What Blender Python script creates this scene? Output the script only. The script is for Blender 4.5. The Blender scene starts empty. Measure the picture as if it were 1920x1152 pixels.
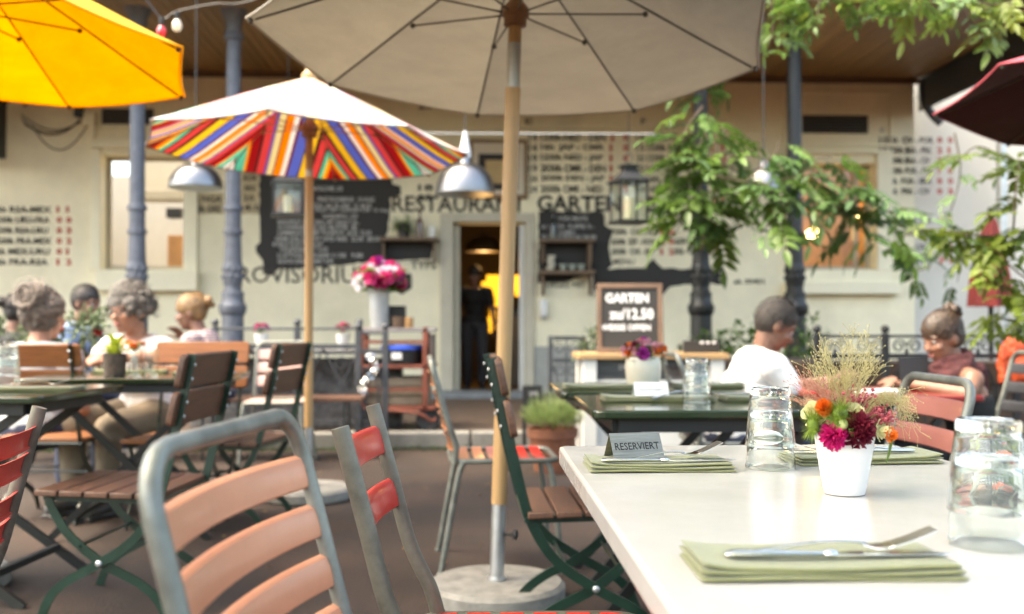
import bpy, bmesh, math, random
from mathutils import Vector, Matrix, Euler
R = math.radians
PI = math.pi
V = Vector
random.seed(7)
S = bpy.context.scene
C = S.collection

# ------------------------------------------------------------------ camera
CAM_H = 1.0
YAW, PIT, FPX = R(2.36), R(.74), 1867.0
cd = bpy.data.cameras.new('camera')
cam = bpy.data.objects.new('camera', cd)
C.objects.link(cam)
cd.sensor_width = 36
cd.lens = 36 * FPX / 1920
cam.location = (0, 0, CAM_H)
cam.rotation_euler = (PI / 2 + PIT, 0, -YAW)
cd.clip_start = .05
cd.clip_end = 3000
cd.dof.use_dof = True
cd.dof.focus_distance = 1.72
cd.dof.aperture_fstop = 3.3
S.camera = cam

# ------------------------------------------------------------------ sky, sun, exposure
SUN_EL, SUN_AZ = R(60), R(-100)         # azimuth clockwise from +Y: from the left, a little behind the subject
w = bpy.data.worlds.new('World')
S.world = w
w.use_nodes = True
nt = w.node_tree
bg = nt.nodes['Background']
sk = nt.nodes.new('ShaderNodeTexSky')
sk.sky_type = 'NISHITA'
sk.sun_disc = False
sk.sun_elevation = SUN_EL
sk.sun_rotation = SUN_AZ
sk.dust_density = 5.0
sk.air_density = 1.0
sk.ozone_density = .6
nt.links.new(sk.outputs[0], bg.inputs[0])
bg.inputs[1].default_value = .15
sd = bpy.data.lights.new('sun', 'SUN')
sd.energy = .5
sd.angle = R(40)
sd.color = (1, .97, .92)
sun = bpy.data.objects.new('sun', sd)
C.objects.link(sun)
sdir = V((math.sin(SUN_AZ) * math.cos(SUN_EL), math.cos(SUN_AZ) * math.cos(SUN_EL), math.sin(SUN_EL)))
sun.rotation_euler = sdir.to_track_quat('Z', 'Y').to_euler()
sun.location = (-6, 0, 9)
S.view_settings.view_transform = 'Standard'
S.view_settings.look = 'None'
S.view_settings.gamma = 1
S.view_settings.use_curve_mapping = False
S.view_settings.exposure = 2.86
try:
    S.view_settings.use_white_balance = True
    S.view_settings.white_balance_temperature = 7350
    S.view_settings.white_balance_tint = 5
except Exception:
    pass
try:
    S.cycles.max_bounces = 10
    S.cycles.transmission_bounces = 10
    S.cycles.transparent_max_bounces = 12
    S.cycles.caustics_reflective = False
    S.cycles.caustics_refractive = True
    S.cycles.use_denoising = True
    S.cycles.sample_clamp_indirect = 6
except Exception:
    pass

# ------------------------------------------------------------------ pixel helpers (photo pixels, 1920 wide) used to survey positions
FW = V((math.sin(YAW) * math.cos(PIT), math.cos(YAW) * math.cos(PIT), math.sin(PIT)))
RT = V((math.cos(YAW), -math.sin(YAW), 0))
UP = RT.cross(FW)
CAM = V((0, 0, CAM_H))


def ray(px, py):
    return FW + RT * ((px - 960) / FPX) - UP * ((py - 576) / FPX)


def P(px, py, Y):
    r = ray(px, py)
    return CAM + r * (Y / r.y)


def G(px, py, z=0.0):
    r = ray(px, py)
    return CAM + r * ((z - CAM_H) / r.z)


# ------------------------------------------------------------------ materials
MATS = {}


def _nodes(name):
    m = bpy.data.materials.new(name)
    m.use_nodes = True
    n = m.node_tree
    return m, n, n.nodes['Principled BSDF']


def mat(name, col, rough=.5, metal=0., var=.0, vs=6., bump=0., bs=60., stretch=None, trans=0., coat=0., spec=.5, dark=None, emit=None, es=1., rnd=0., sheen=0.):
    if name in MATS:
        return MATS[name]
    m, n, b = _nodes(name)
    L = n.links.new
    b.inputs['Roughness'].default_value = rough
    b.inputs['Metallic'].default_value = metal
    b.inputs['Specular IOR Level'].default_value = spec
    if coat:
        b.inputs['Coat Weight'].default_value = coat
        b.inputs['Coat Roughness'].default_value = .12
    if sheen:
        b.inputs['Sheen Weight'].default_value = sheen
    c4 = (*col, 1)
    b.inputs['Base Color'].default_value = c4
    csock = None
    tc = n.nodes.new('ShaderNodeTexCoord')
    mp = n.nodes.new('ShaderNodeMapping')
    L(tc.outputs['Object'], mp.inputs[0])
    if stretch:
        mp.inputs['Scale'].default_value = stretch
    oi = n.nodes.new('ShaderNodeObjectInfo')
    ad = n.nodes.new('ShaderNodeVectorMath')
    ad.operation = 'MULTIPLY_ADD'
    L(oi.outputs['Random'], ad.inputs[0])
    ad.inputs[1].default_value = (17, 31, 23)
    L(mp.outputs[0], ad.inputs[2])
    if var:
        no = n.nodes.new('ShaderNodeTexNoise')
        no.inputs['Scale'].default_value = vs
        no.inputs['Detail'].default_value = 6
        no.inputs['Roughness'].default_value = .65
        L(ad.outputs[0], no.inputs['Vector'])
        cr = n.nodes.new('ShaderNodeValToRGB')
        d = dark or tuple(c * (1 - var) for c in col)
        l_ = tuple(min(1, c * (1 + var * .5)) for c in col)
        cr.color_ramp.elements[0].position = .32
        cr.color_ramp.elements[1].position = .68
        cr.color_ramp.elements[0].color = (*d, 1)
        cr.color_ramp.elements[1].color = (*l_, 1)
        L(no.outputs[0], cr.inputs[0])
        csock = cr.outputs[0]
        rr = n.nodes.new('ShaderNodeMapRange')
        rr.inputs['To Min'].default_value = max(0, rough - .12)
        rr.inputs['To Max'].default_value = min(1, rough + .12)
        L(no.outputs[0], rr.inputs[0])
        L(rr.outputs[0], b.inputs['Roughness'])
    if rnd:
        hs = n.nodes.new('ShaderNodeHueSaturation')
        mr = n.nodes.new('ShaderNodeMapRange')
        mr.inputs['To Min'].default_value = 1 - rnd
        mr.inputs['To Max'].default_value = 1 + rnd
        L(oi.outputs['Random'], mr.inputs[0])
        L(mr.outputs[0], hs.inputs['Value'])
        if csock:
            L(csock, hs.inputs['Color'])
        else:
            hs.inputs['Color'].default_value = c4
        csock = hs.outputs[0]
    if csock:
        L(csock, b.inputs['Base Color'])
    if bump:
        n2 = n.nodes.new('ShaderNodeTexNoise')
        n2.inputs['Scale'].default_value = bs
        n2.inputs['Detail'].default_value = 4
        L(ad.outputs[0], n2.inputs['Vector'])
        bp = n.nodes.new('ShaderNodeBump')
        bp.inputs['Strength'].default_value = bump
        bp.inputs['Distance'].default_value = .01
        L(n2.outputs[0], bp.inputs['Height'])
        L(bp.outputs[0], b.inputs['Normal'])
    if emit:
        b.inputs['Emission Color'].default_value = (*emit, 1)
        b.inputs['Emission Strength'].default_value = es
    if trans:
        tr = n.nodes.new('ShaderNodeBsdfTranslucent')
        tr.inputs[0].default_value = c4
        if csock:
            L(csock, tr.inputs[0])
        mx = n.nodes.new('ShaderNodeMixShader')
        mx.inputs[0].default_value = trans
        L(b.outputs[0], mx.inputs[1])
        L(tr.outputs[0], mx.inputs[2])
        L(mx.outputs[0], n.nodes['Material Output'].inputs[0])
    MATS[name] = m
    return m


def glass_mat(name, col=(1, 1, 1), rough=0., ior=1.45):
    if name in MATS:
        return MATS[name]
    m, n, b = _nodes(name)
    b.inputs['Base Color'].default_value = (*col, 1)
    b.inputs['Roughness'].default_value = rough
    b.inputs['IOR'].default_value = ior
    b.inputs['Transmission Weight'].default_value = 1
    MATS[name] = m
    return m


# ------------------------------------------------------------------ mesh builder
def frame_of(t, ref=None):
    t = t.normalized()
    r = ref or (V((0, 0, 1)) if abs(t.z) < .9 else V((1, 0, 0)))
    a = t.cross(r)
    if a.length < 1e-6:
        a = t.cross(V((0, 1, 0)))
    a.normalize()
    return a, a.cross(t).normalized()


class MB:
    def __init__(s):
        s.v, s.f, s.mi, s.uv = [], [], [], None

    def add(s, vs, fs, m=0):
        o = len(s.v)
        s.v += [tuple(v) for v in vs]
        s.f += [tuple(i + o for i in f) for f in fs]
        s.mi += [m] * len(fs)
        return s

    def box(s, c, d, rz=0, M=None, m=0):
        c = V(c)
        q = Matrix.Rotation(rz, 3, 'Z') if M is None else M
        vs = [c + q @ V((d[0] / 2 * x, d[1] / 2 * y, d[2] / 2 * z)) for x in (-1, 1) for y in (-1, 1) for z in (-1, 1)]
        return s.add(vs, [(0, 1, 3, 2), (4, 6, 7, 5), (0, 4, 5, 1), (2, 3, 7, 6), (0, 2, 6, 4), (1, 5, 7, 3)], m)

    def sweep(s, pts, sec, closed=False, ref=None, m=0, scl=None, cap=True):
        """sweep a closed 2-D section along pts; ref = fixed normal of the plane the path bends in"""
        pts = [V(p) for p in pts]
        n, k = len(pts), len(sec)
        vs, fs = [], []
        pa = None
        for i, p in enumerate(pts):
            a_, b_ = (pts[i - 1], pts[(i + 1) % n]) if closed else (pts[max(0, i - 1)], pts[min(n - 1, i + 1)])
            t = (b_ - a_)
            if t.length < 1e-9:
                t = V((0, 0, 1))
            t.normalize()
            if ref is not None:
                b = V(ref)
                a = b.cross(t)
                if a.length < 1e-6:
                    a, b = frame_of(t)
                a.normalize()
            elif pa is None:
                a, b = frame_of(t)
            else:
                a = pa - t * pa.dot(t)
                if a.length < 1e-6:
                    a, b = frame_of(t)
                a.normalize()
                b = a.cross(t).normalized()
            pa = a
            q = scl[i] if scl else 1
            vs += [p + a * (x * q) + b * (y * q) for x, y in sec]
        for i in range(n if closed else n - 1):
            j = (i + 1) % n
            for e in range(k):
                g = (e + 1) % k
                fs.append((i * k + e, i * k + g, j * k + g, j * k + e))
        if cap and not closed:
            fs.append(tuple(range(k))[::-1])
            fs.append(tuple((n - 1) * k + e for e in range(k)))
        return s.add(vs, fs, m)

    def tube(s, pts, r, n=8, closed=False, m=0, ref=None):
        sec = [(math.cos(2 * PI * i / n), math.sin(2 * PI * i / n)) for i in range(n)]
        if isinstance(r, (int, float)):
            r = [r] * len(pts)
        return s.sweep(pts, sec, closed, ref, m, r)

    def bar(s, pts, wd, th, ref, m=0, closed=False):
        """flat bar: wd in the bending plane, th along ref"""
        sec = [(-wd / 2, -th / 2), (wd / 2, -th / 2), (wd / 2, th / 2), (-wd / 2, th / 2)]
        return s.sweep(pts, sec, closed, ref, m)

    def lathe(s, prof, n=24, c=(0, 0, 0), M=None, m=0, cap=True, closed=False):
        c = V(c)
        vs, fs = [], []
        for r, z in prof:
            for i in range(n):
                a = 2 * PI * i / n
                p = V((r * math.cos(a), r * math.sin(a), z))
                vs.append(c + (M @ p if M else p))
        k = len(prof)
        for j in range(k if closed else k - 1):
            j2 = (j + 1) % k
            for i in range(n):
                i2 = (i + 1) % n
                fs.append((j * n + i, j * n + i2, j2 * n + i2, j2 * n + i))
        if cap and not closed:
            fs.append(tuple(range(n))[::-1])
            fs.append(tuple((k - 1) * n + i for i in range(n)))
        return s.add(vs, fs, m)

    def ball(s, c, r, n=12, k=8, M=None, m=0):
        r = (r, r, r) if isinstance(r, (int, float)) else r
        c = V(c)
        vs, fs = [], []
        for j in range(1, k):
            th = PI * j / k
            for i in range(n):
                a = 2 * PI * i / n
                p = V((r[0] * math.sin(th) * math.cos(a), r[1] * math.sin(th) * math.sin(a), r[2] * math.cos(th)))
                vs.append(c + (M @ p if M else p))
        t, b = V((0, 0, r[2])), V((0, 0, -r[2]))
        vs += [c + (M @ t if M else t), c + (M @ b if M else b)]
        T, B = (k - 1) * n, (k - 1) * n + 1
        for j in range(k - 2):
            for i in range(n):
                i2 = (i + 1) % n
                fs.append((j * n + i, (j + 1) * n + i, (j + 1) * n + i2, j * n + i2))
        for i in range(n):
            i2 = (i + 1) % n
            fs.append((T, i, i2))
            fs.append((B, (k - 2) * n + i2, (k - 2) * n + i))
        return s.add(vs, fs, m)

    def capsule(s, p0, r0, p1, r1, n=10, m=0):
        p0, p1 = V(p0), V(p1)
        t = (p1 - p0)
        if t.length < 1e-5:
            return s.ball(p0, max(r0, r1), m=m)
        t.normalize()
        pts, rs = [], []
        for i in range(5):
            a = PI / 2 * (i / 4)
            pts.append(p0 - t * (r0 * math.cos(a)))
            rs.append(max(1e-4, r0 * math.sin(a)))
        for i in range(5):
            a = PI / 2 * (i / 4)
            pts.append(p1 + t * (r1 * math.sin(a)))
            rs.append(max(1e-4, r1 * math.cos(a)))
        return s.tube(pts, rs, n, m=m)

    def prism(s, poly, d0, d1, M=None, m=0):
        """2-D polygon (x, y) extruded from d0 to d1 along z"""
        k = len(poly)
        q = (lambda p: M @ p) if M else (lambda p: p)
        vs = [q(V((x, y, d0))) for x, y in poly] + [q(V((x, y, d1))) for x, y in poly]
        fs = [tuple(range(k))[::-1], tuple(range(k, 2 * k))] + [(i, (i + 1) % k, k + (i + 1) % k, k + i) for i in range(k)]
        return s.add(vs, fs, m)

    def mesh(s, name, mats):
        me = bpy.data.meshes.new(name)
        me.from_pydata(s.v, [], s.f)
        if mats is m_glass:
            bm_ = bmesh.new()
            bm_.from_mesh(me)
            bmesh.ops.recalc_face_normals(bm_, faces=bm_.faces[:])
            bm_.to_mesh(me)
            bm_.free()
        for q in (mats if isinstance(mats, (list, tuple)) else [mats]):
            me.materials.append(q)
        if len(me.materials) > 1:
            me.polygons.foreach_set('material_index', s.mi)
        me.polygons.foreach_set('use_smooth', [True] * len(s.f))
        try:
            me.set_sharp_from_angle(angle=R(38))
        except Exception:
            pass
        if s.uv:
            u = me.uv_layers.new(name='UVMap')
            for lp in me.loops:
                u.data[lp.index].uv = s.uv[lp.vertex_index]
        me.update()
        return me

    def obj(s, name, mats, parent=None, bevel=0, loc=None, segs=2):
        o = bpy.data.objects.new(name, s.mesh(name, mats))
        C.objects.link(o)
        if parent:
            o.parent = parent
        if loc:
            o.location = loc
        if bevel:
            bv(o, bevel, segs)
        return o


def bv(o, wd, segs=2):
    m = o.modifiers.new('bevel', 'BEVEL')
    m.width = wd
    m.segments = segs
    m.limit_method = 'ANGLE'
    m.angle_limit = R(40)
    return o


def link(name, me, parent=None, loc=None, rot=None):
    o = bpy.data.objects.new(name, me)
    C.objects.link(o)
    if parent:
        o.parent = parent
    if loc is not None:
        o.location = loc
    if rot is not None:
        o.rotation_euler = rot
    return o


def tag(o, label=None, cat=None, group=None, kind=None):
    if label:
        o['label'] = label
    if cat:
        o['category'] = cat
    if group:
        o['group'] = group
    if kind:
        o['kind'] = kind
    return o


def thing(name, label, cat, loc=(0, 0, 0), rz=0, group=None):
    o = bpy.data.objects.new(name, None)
    o.empty_display_size = .1
    C.objects.link(o)
    o.location = loc
    o.rotation_euler = (0, 0, rz)
    return tag(o, label, cat, group)


def copy_tree(o, parent=None):
    c = o.copy()
    C.objects.link(c)
    if parent:
        c.parent = parent
    for ch in list(o.children):
        copy_tree(ch, c)
    return c


def dup(root, loc, rz, label, group=None):
    r = copy_tree(root)
    r.location = loc
    r.rotation_euler = (0, 0, rz)
    r['label'] = label
    if group:
        r['group'] = group
    return r


def smooth_path(pts, k=6):
    """Catmull-Rom through pts"""
    pts = [V(p) for p in pts]
    out = []
    for i in range(len(pts) - 1):
        p0, p1, p2, p3 = pts[max(0, i - 1)], pts[i], pts[i + 1], pts[min(len(pts) - 1, i + 2)]
        for j in range(k):
            t = j / k
            out.append(.5 * ((2 * p1) + (p2 - p0) * t + (2 * p0 - 5 * p1 + 4 * p2 - p3) * t * t + (3 * p1 - p0 - 3 * p2 + p3) * t ** 3))
    out.append(pts[-1])
    return out


WORK = bpy.data.scenes.new('workbench')       # scratch scene: evaluates one object at a time, emptied again


def baked(o):
    WORK.collection.objects.link(o)
    with bpy.context.temp_override(scene=WORK, view_layer=WORK.view_layers[0]):
        dg = bpy.context.evaluated_depsgraph_get()
        dg.update()
        me = bpy.data.meshes.new_from_object(o.evaluated_get(dg))
    WORK.collection.objects.unlink(o)
    return me


def text_mesh(txt, bold=0., res=2):
    """flat lettering as a mesh in the XY plane, scaled so that its box is 0..1 x 0..1"""
    cu = bpy.data.curves.new('lettering', 'FONT')
    cu.body = txt
    cu.size = 1
    cu.offset = bold
    cu.resolution_u = res
    cu.fill_mode = 'FRONT'
    o = bpy.data.objects.new('lettering', cu)
    me = baked(o)
    bpy.data.objects.remove(o)
    bpy.data.curves.remove(cu)
    xs = [v.co.x for v in me.vertices]
    ys = [v.co.y for v in me.vertices]
    if not xs:
        return me
    x0, x1, y0, y1 = min(xs), max(xs), min(ys), max(ys)
    for v in me.vertices:
        v.co.x = (v.co.x - x0) / (x1 - x0)
        v.co.y = (v.co.y - y0) / (y1 - y0)
        v.co.z = 0
    return me


def lettering(txt, origin, ux, uy, m, parent, name='painted_lettering', bold=0.):
    """text whose box spans origin + ux (width) and uy (height)"""
    me = text_mesh(txt, bold)
    me.materials.clear()
    me.materials.append(m)
    o_, a, b = V(origin), V(ux), V(uy)
    for v in me.vertices:
        v.co = o_ + a * v.co.x + b * v.co.y
    me.update()
    o = bpy.data.objects.new(name, me)
    C.objects.link(o)
    o.parent = parent
    return o


# shared materials
M_plaster = None
m_green = mat('green_enamel', (.0045, .027, .0155), .38, var=.25, vs=14, bump=.08, bs=90, coat=.25)
m_greendk = mat('dark_green_enamel', (.008, .022, .014), .3, var=.25, vs=9, coat=.4)
m_wood = mat('slat_wood', (.115, .052, .028), .5, var=.45, vs=5, stretch=(14, 1.2, 14), bump=.18, bs=22, rnd=.14, coat=.1)
m_woodlt = mat('orange_slat_wood', (.24, .085, .024), .45, var=.35, vs=5, stretch=(14, 1.2, 14), bump=.15, bs=22, rnd=.1)
m_steel = mat('weathered_steel', (.20, .21, .185), .42, .45, var=.35, vs=18, bump=.06, bs=70)
m_steeldk = mat('dull_steel', (.16, .15, .12), .42, .5, var=.35, vs=16, bump=.06, bs=70)
m_zinc = mat('zinc', (.55, .57, .58), .38, .9, var=.2, vs=9)
m_silver = mat('cutlery_steel', (.72, .71, .69), .16, 1., var=.1, vs=30)
m_iron = mat('wrought_iron', (.022, .023, .026), .55, .3, var=.4, vs=20, bump=.1)
m_irongrey = mat('grey_painted_iron', (.06, .064, .07), .55, .1, var=.35, vs=20, bump=.1)
m_black = mat('black_paint', (.012, .012, .012), .5, var=.3, vs=12)
m_white = mat('white_paint', (.75, .74, .70), .5, var=.06, vs=6)
m_glass = glass_mat('clear_glass', (.97, 1, .985))
m_concrete = mat('concrete', (.24, .23, .205), .85, var=.35, vs=14, bump=.35, bs=40)
m_polewood = mat('pole_wood', (.46, .28, .12), .5, var=.22, vs=3, stretch=(18, 18, 1.), bump=.08, bs=20)
m_terra = mat('terracotta', (.24, .09, .045), .75, var=.25, vs=9, bump=.1)
m_linen = mat('green_napkin_linen', (.165, .172, .060), .9, var=.14, vs=40, bump=.35, bs=420, sheen=.3)
m_leaf = mat('leaf_green', (.11, .19, .035), .45, var=.4, vs=3, trans=.42, rnd=.35)
m_leafy = mat('leaf_yellowgreen', (.16, .22, .03), .45, var=.35, vs=3, trans=.4, rnd=.25)
m_leafd = mat('leaf_dark', (.075, .145, .035), .45, var=.35, vs=3, trans=.25, rnd=.3)
m_leafg = mat('leaf_greygreen', (.13, .17, .09), .6, var=.35, vs=3, trans=.25, rnd=.3)
m_stem = mat('stem_brown', (.09, .06, .035), .8, var=.3, vs=20)
m_gstem = mat('stem_green', (.14, .2, .05), .6)
# ================================================================== SETTING
YW = 11.8                                   # the restaurant wall


def W(px, py, dy=0.):
    return P(px, py, YW - dy)


m_ground = mat('tarmac', (.037, .0205, .0128), .82, var=.5, vs=1.7, bump=.9, bs=170)
m_plat = mat('veranda_stone', (.085, .055, .038), .75, var=.3, vs=1.6, bump=.2, bs=90)
m_kerb = mat('kerb_stone', (.20, .19, .165), .85, var=.35, vs=7, bump=.3, bs=60, rnd=.15)
gn = m_ground.node_tree
_cr = next(q for q in gn.nodes if q.type == 'VALTORGB')
_tc = gn.nodes.new('ShaderNodeTexCoord')
_n1 = gn.nodes.new('ShaderNodeTexNoise')
_n1.inputs['Scale'].default_value = .55
_n1.inputs['Detail'].default_value = 5
_n1.inputs['Distortion'].default_value = 1.5
_n2 = gn.nodes.new('ShaderNodeTexVoronoi')
_n2.inputs['Scale'].default_value = 130
_r1 = gn.nodes.new('ShaderNodeMapRange')
_r1.inputs[1].default_value, _r1.inputs[2].default_value, _r1.inputs[3].default_value, _r1.inputs[4].default_value = .35, .65, .62, 1.25
_r2 = gn.nodes.new('ShaderNodeMapRange')
_r2.inputs[1].default_value, _r2.inputs[2].default_value, _r2.inputs[3].default_value, _r2.inputs[4].default_value = 0, .8, 1.5, .7
_mm = gn.nodes.new('ShaderNodeMath')
_mm.operation = 'MULTIPLY'
_vm = gn.nodes.new('ShaderNodeVectorMath')
_vm.operation = 'SCALE'
gn.links.new(_tc.outputs['Object'], _n1.inputs['Vector'])
gn.links.new(_tc.outputs['Object'], _n2.inputs['Vector'])
gn.links.new(_n1.outputs[0], _r1.inputs[0])
gn.links.new(_n2.outputs['Distance'], _r2.inputs[0])
gn.links.new(_r1.outputs[0], _mm.inputs[0])
gn.links.new(_r2.outputs[0], _mm.inputs[1])
gn.links.new(_cr.outputs[0], _vm.inputs[0])
gn.links.new(_mm.outputs[0], _vm.inputs['Scale'])
gn.links.new(_vm.outputs[0], gn.nodes['Principled BSDF'].inputs['Base Color'])
b = MB()
b.add([(-150, -150, 0), (150, -150, 0), (150, 250, 0), (-150, 250, 0)], [(0, 1, 2, 3)])
g = b.obj('ground', m_ground)
tag(g, kind='structure')
YP, ZP = 7.75, .12
b = MB()
b.box((0, (YP + .16 + YW + .4) / 2, ZP / 2), (22, YW + .4 - YP - .16, ZP))
pl = b.obj('veranda_floor', m_plat)
tag(pl, kind='structure')
kb = thing('kerb', None, None)
del_label = kb
tag(kb, kind='structure')
rk = random.Random(3)
kme = [None] * 3
for i in range(3):
    q = MB()
    q.box((0, 0, ZP / 2 + .003), (.985, .16, ZP + .006))
    kme[i] = q.mesh('kerb_stone', m_kerb)
for i in range(20):
    o = link('kerb_stone', kme[i % 3], kb, (-9.5 + i, YP + .08 + rk.uniform(-.006, .006), rk.uniform(-.004, .003)), (0, 0, rk.uniform(-.004, .004)))
    bv(o, .012)
# moss and weeds in the joint between kerb and tarmac
b = MB()
rk = random.Random(12)
for i in range(900):
    x = rk.uniform(-3.5, 1.6)
    y = YP - abs(rk.gauss(0, .05)) - .005
    h = rk.uniform(.012, .05)
    a = rk.uniform(0, PI)
    dx, dy = math.cos(a) * .012, math.sin(a) * .012
    b.add([(x - dx, y - dy, 0), (x + dx, y + dy, 0), (x + rk.uniform(-.02, .02), y - .02, h)], [(0, 1, 2)])
tag(b.obj('weeds', m_leafg), 'low moss and weeds growing along the foot of the veranda kerb', 'weeds', kind='stuff')

b = MB()
for i in range(130):
    x, y = rk.uniform(-3.2, 2.6), rk.uniform(1.2, 7.6)
    a, l = rk.uniform(0, 6.28), rk.uniform(.008, .024)
    u = V((math.cos(a), math.sin(a), 0)) * l
    q = V((-u.y, u.x, 0)) * .35
    c = V((x, y, .004))
    b.add([c - u, c - q + V((0, 0, .004)), c + u, c + q + V((0, 0, .002))], [(0, 1, 2), (0, 2, 3)])
tag(b.obj('fallen_leaves', mat('dry_leaf', (.32, .19, .06), .8, var=.5, vs=3)), 'small dry leaves scattered over the tarmac', 'leaf litter', kind='stuff')

# ------------------------------------------------------------------ restaurant building
m_plaster = mat('cream_painted_brick', (.84, .76, .54), .8, var=.2, vs=.9, bump=.12, bs=30)
# courses of the painted brick as fine relief
n = m_plaster.node_tree
bk = n.nodes.new('ShaderNodeTexBrick')
bk.inputs['Scale'].default_value = 4.
bk.inputs['Mortar Size'].default_value = .012
bk.inputs['Mortar Smooth'].default_value = .6
bk.inputs['Brick Width'].default_value = 1.
bk.inputs['Row Height'].default_value = .28
tcn = n.nodes.new('ShaderNodeTexCoord')
mpn = n.nodes.new('ShaderNodeMapping')
mpn.inputs['Rotation'].default_value = (R(90), 0, 0)
n.links.new(tcn.outputs['Object'], mpn.inputs[0])
n.links.new(mpn.outputs[0], bk.inputs[0])
bpn = n.nodes.new('ShaderNodeBump')
bpn.inputs['Strength'].default_value = .35
bpn.inputs['Distance'].default_value = .01
bpn.invert = True
n.links.new(bk.outputs['Fac'], bpn.inputs['Height'])
old = n.nodes['Principled BSDF'].inputs['Normal'].links[0].from_socket
n.links.new(old, bpn.inputs['Normal'])
n.links.new(bpn.outputs[0], n.nodes['Principled BSDF'].inputs['Normal'])
m_trim = mat('cream_render', (.84, .77, .56), .75, var=.08, vs=2, bump=.06, bs=40)
m_ink = mat('black_wall_paint', (.022, .020, .018), .8, var=.2, vs=25)
m_inkf = mat('faded_black_paint', (.06, .05, .04), .85, var=.6, vs=30)
m_red = mat('red_wall_paint', (.50, .055, .035), .8, var=.35, vs=30)
m_board = mat('blackboard_paint', (.028, .025, .022), .75, var=.25, vs=4)
m_chalk = mat('chalk', (.62, .60, .56), .9, var=.5, vs=35)

bld = thing('restaurant_building', 'cream painted restaurant front covered in painted match results, with a doorway in the middle', 'building', (0, YW, 0))
BY = V((0, -YW, 0))


def in_b(o):
    """keep world placement for a child of the building"""
    o.location = o.location + BY
    return o


def hole(px0, py0, px1, py1):
    a, c = W(px0, py0), W(px1, py1)
    return (a.x, c.x, c.z, a.z)


H_left = hole(190, 290, 346, 506)
H_door = hole(848, 418, 986, 745)
H_right = hole(1500, 306, 1642, 506)
holes = [H_left, H_door, H_right]
X0, X1, Z1 = -8.5, 5.35, 4.15
xs = sorted({X0, X1, *[h[0] for h in holes], *[h[1] for h in holes]})
zs = sorted({0., Z1, *[h[2] for h in holes], *[h[3] for h in holes]})
b = MB()
for i in range(len(xs) - 1):
    for j in range(len(zs) - 1):
        cx, cz = (xs[i] + xs[i + 1]) / 2, (zs[j] + zs[j + 1]) / 2
        if any(h[0] < cx < h[1] and h[2] < cz < h[3] for h in holes):
            continue
        b.add([(xs[i], 0, zs[j]), (xs[i + 1], 0, zs[j]), (xs[i + 1], 0, zs[j + 1]), (xs[i], 0, zs[j + 1])], [(0, 1, 2, 3)])
        b.add([(xs[i], .3, zs[j]), (xs[i + 1], .3, zs[j]), (xs[i + 1], .3, zs[j + 1]), (xs[i], .3, zs[j + 1])], [(3, 2, 1, 0)])
for h in holes:
    for (xa, za, xb, zb) in ((h[0], h[2], h[0], h[3]), (h[1], h[3], h[1], h[2]), (h[0], h[3], h[1], h[3]), (h[1], h[2], h[0], h[2])):
        b.add([(xa, 0, za), (xa, .3, za), (xb, .3, zb), (xb, 0, zb)], [(0, 1, 2, 3)])
wallo = b.obj('wall', m_plaster, bld)


def bbox(name, px0, py0, px1, py1, y0, y1, m, parent=None, bevel=.006):
    """box on the wall between two photo points; y0..y1 = how far it stands out from the wall (+ = towards the court)"""
    a, c = W(px0, py0), W(px1, py1)
    q = MB()
    q.box(((a.x + c.x) / 2, -(y0 + y1) / 2, (a.z + c.z) / 2), (abs(c.x - a.x), abs(y1 - y0), abs(a.z - c.z)))
    return q.obj(name, m, parent or bld, bevel)


# window surrounds, mouldings, sills
wl = tag(thing('window', None, None), 'window with a deep left reveal showing the bright room behind')
wl.parent = bld
bbox('sill', 186, 508, 374, 546, -.02, .13, m_trim, wl)
bbox('architrave', 346, 280, 371, 508, -.01, .05, m_trim, wl)
bbox('architrave', 172, 280, 190, 508, -.01, .05, m_trim, wl)
bbox('lintel', 172, 262, 371, 280, -.01, .05, m_trim, wl)
wr = tag(thing('window', None, None), 'window glowing with warm lamplight')
wr.parent = bld
bbox('sill', 1468, 530, 1682, 552, -.02, .13, m_trim, wr)
bbox('apron', 1488, 507, 1668, 530, -.01, .05, m_trim, wr)
bbox('architrave', 1642, 290, 1672, 507, -.01, .05, m_trim, wr)
bbox('architrave', 1474, 290, 1500, 507, -.01, .05, m_trim, wr)
bbox('lintel', 1474, 282, 1672, 290, -.01, .05, m_trim, wr)
m_winframe = mat('window_frame_paint', (.42, .36, .25), .5, var=.15)
for wo, h, yy in ((wl, H_left, .2), (wr, H_right, .22)):
    q = MB()
    x0, x1, z0, z1 = h
    e = .05
    for c_, d_ in (((x0 + e / 2, yy, (z0 + z1) / 2), (e, .05, z1 - z0 - .002)), ((x1 - e / 2, yy, (z0 + z1) / 2), (e, .05, z1 - z0 - .002)), (((x0 + x1) / 2, yy, z0 + e / 2), (x1 - x0 - 2 * e, .05, e)), (((x0 + x1) / 2, yy, z1 - e / 2), (x1 - x0 - 2 * e, .05, e))):
        q.box(c_, d_)
    if wo is wr:
        q.box((x1 - .17, yy, (z0 + z1) / 2), (.05, .048, z1 - z0 - 2 * e))
    q.obj('frame', m_winframe, wo, .004)
q = MB()
x0, x1, z0, z1 = H_right
q.box(((x0 + x1) / 2, .235, (z0 + z1) / 2), (x1 - x0 - .1, .004, z1 - z0 - .1))
q.obj('pane', m_glass, wr)
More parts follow.
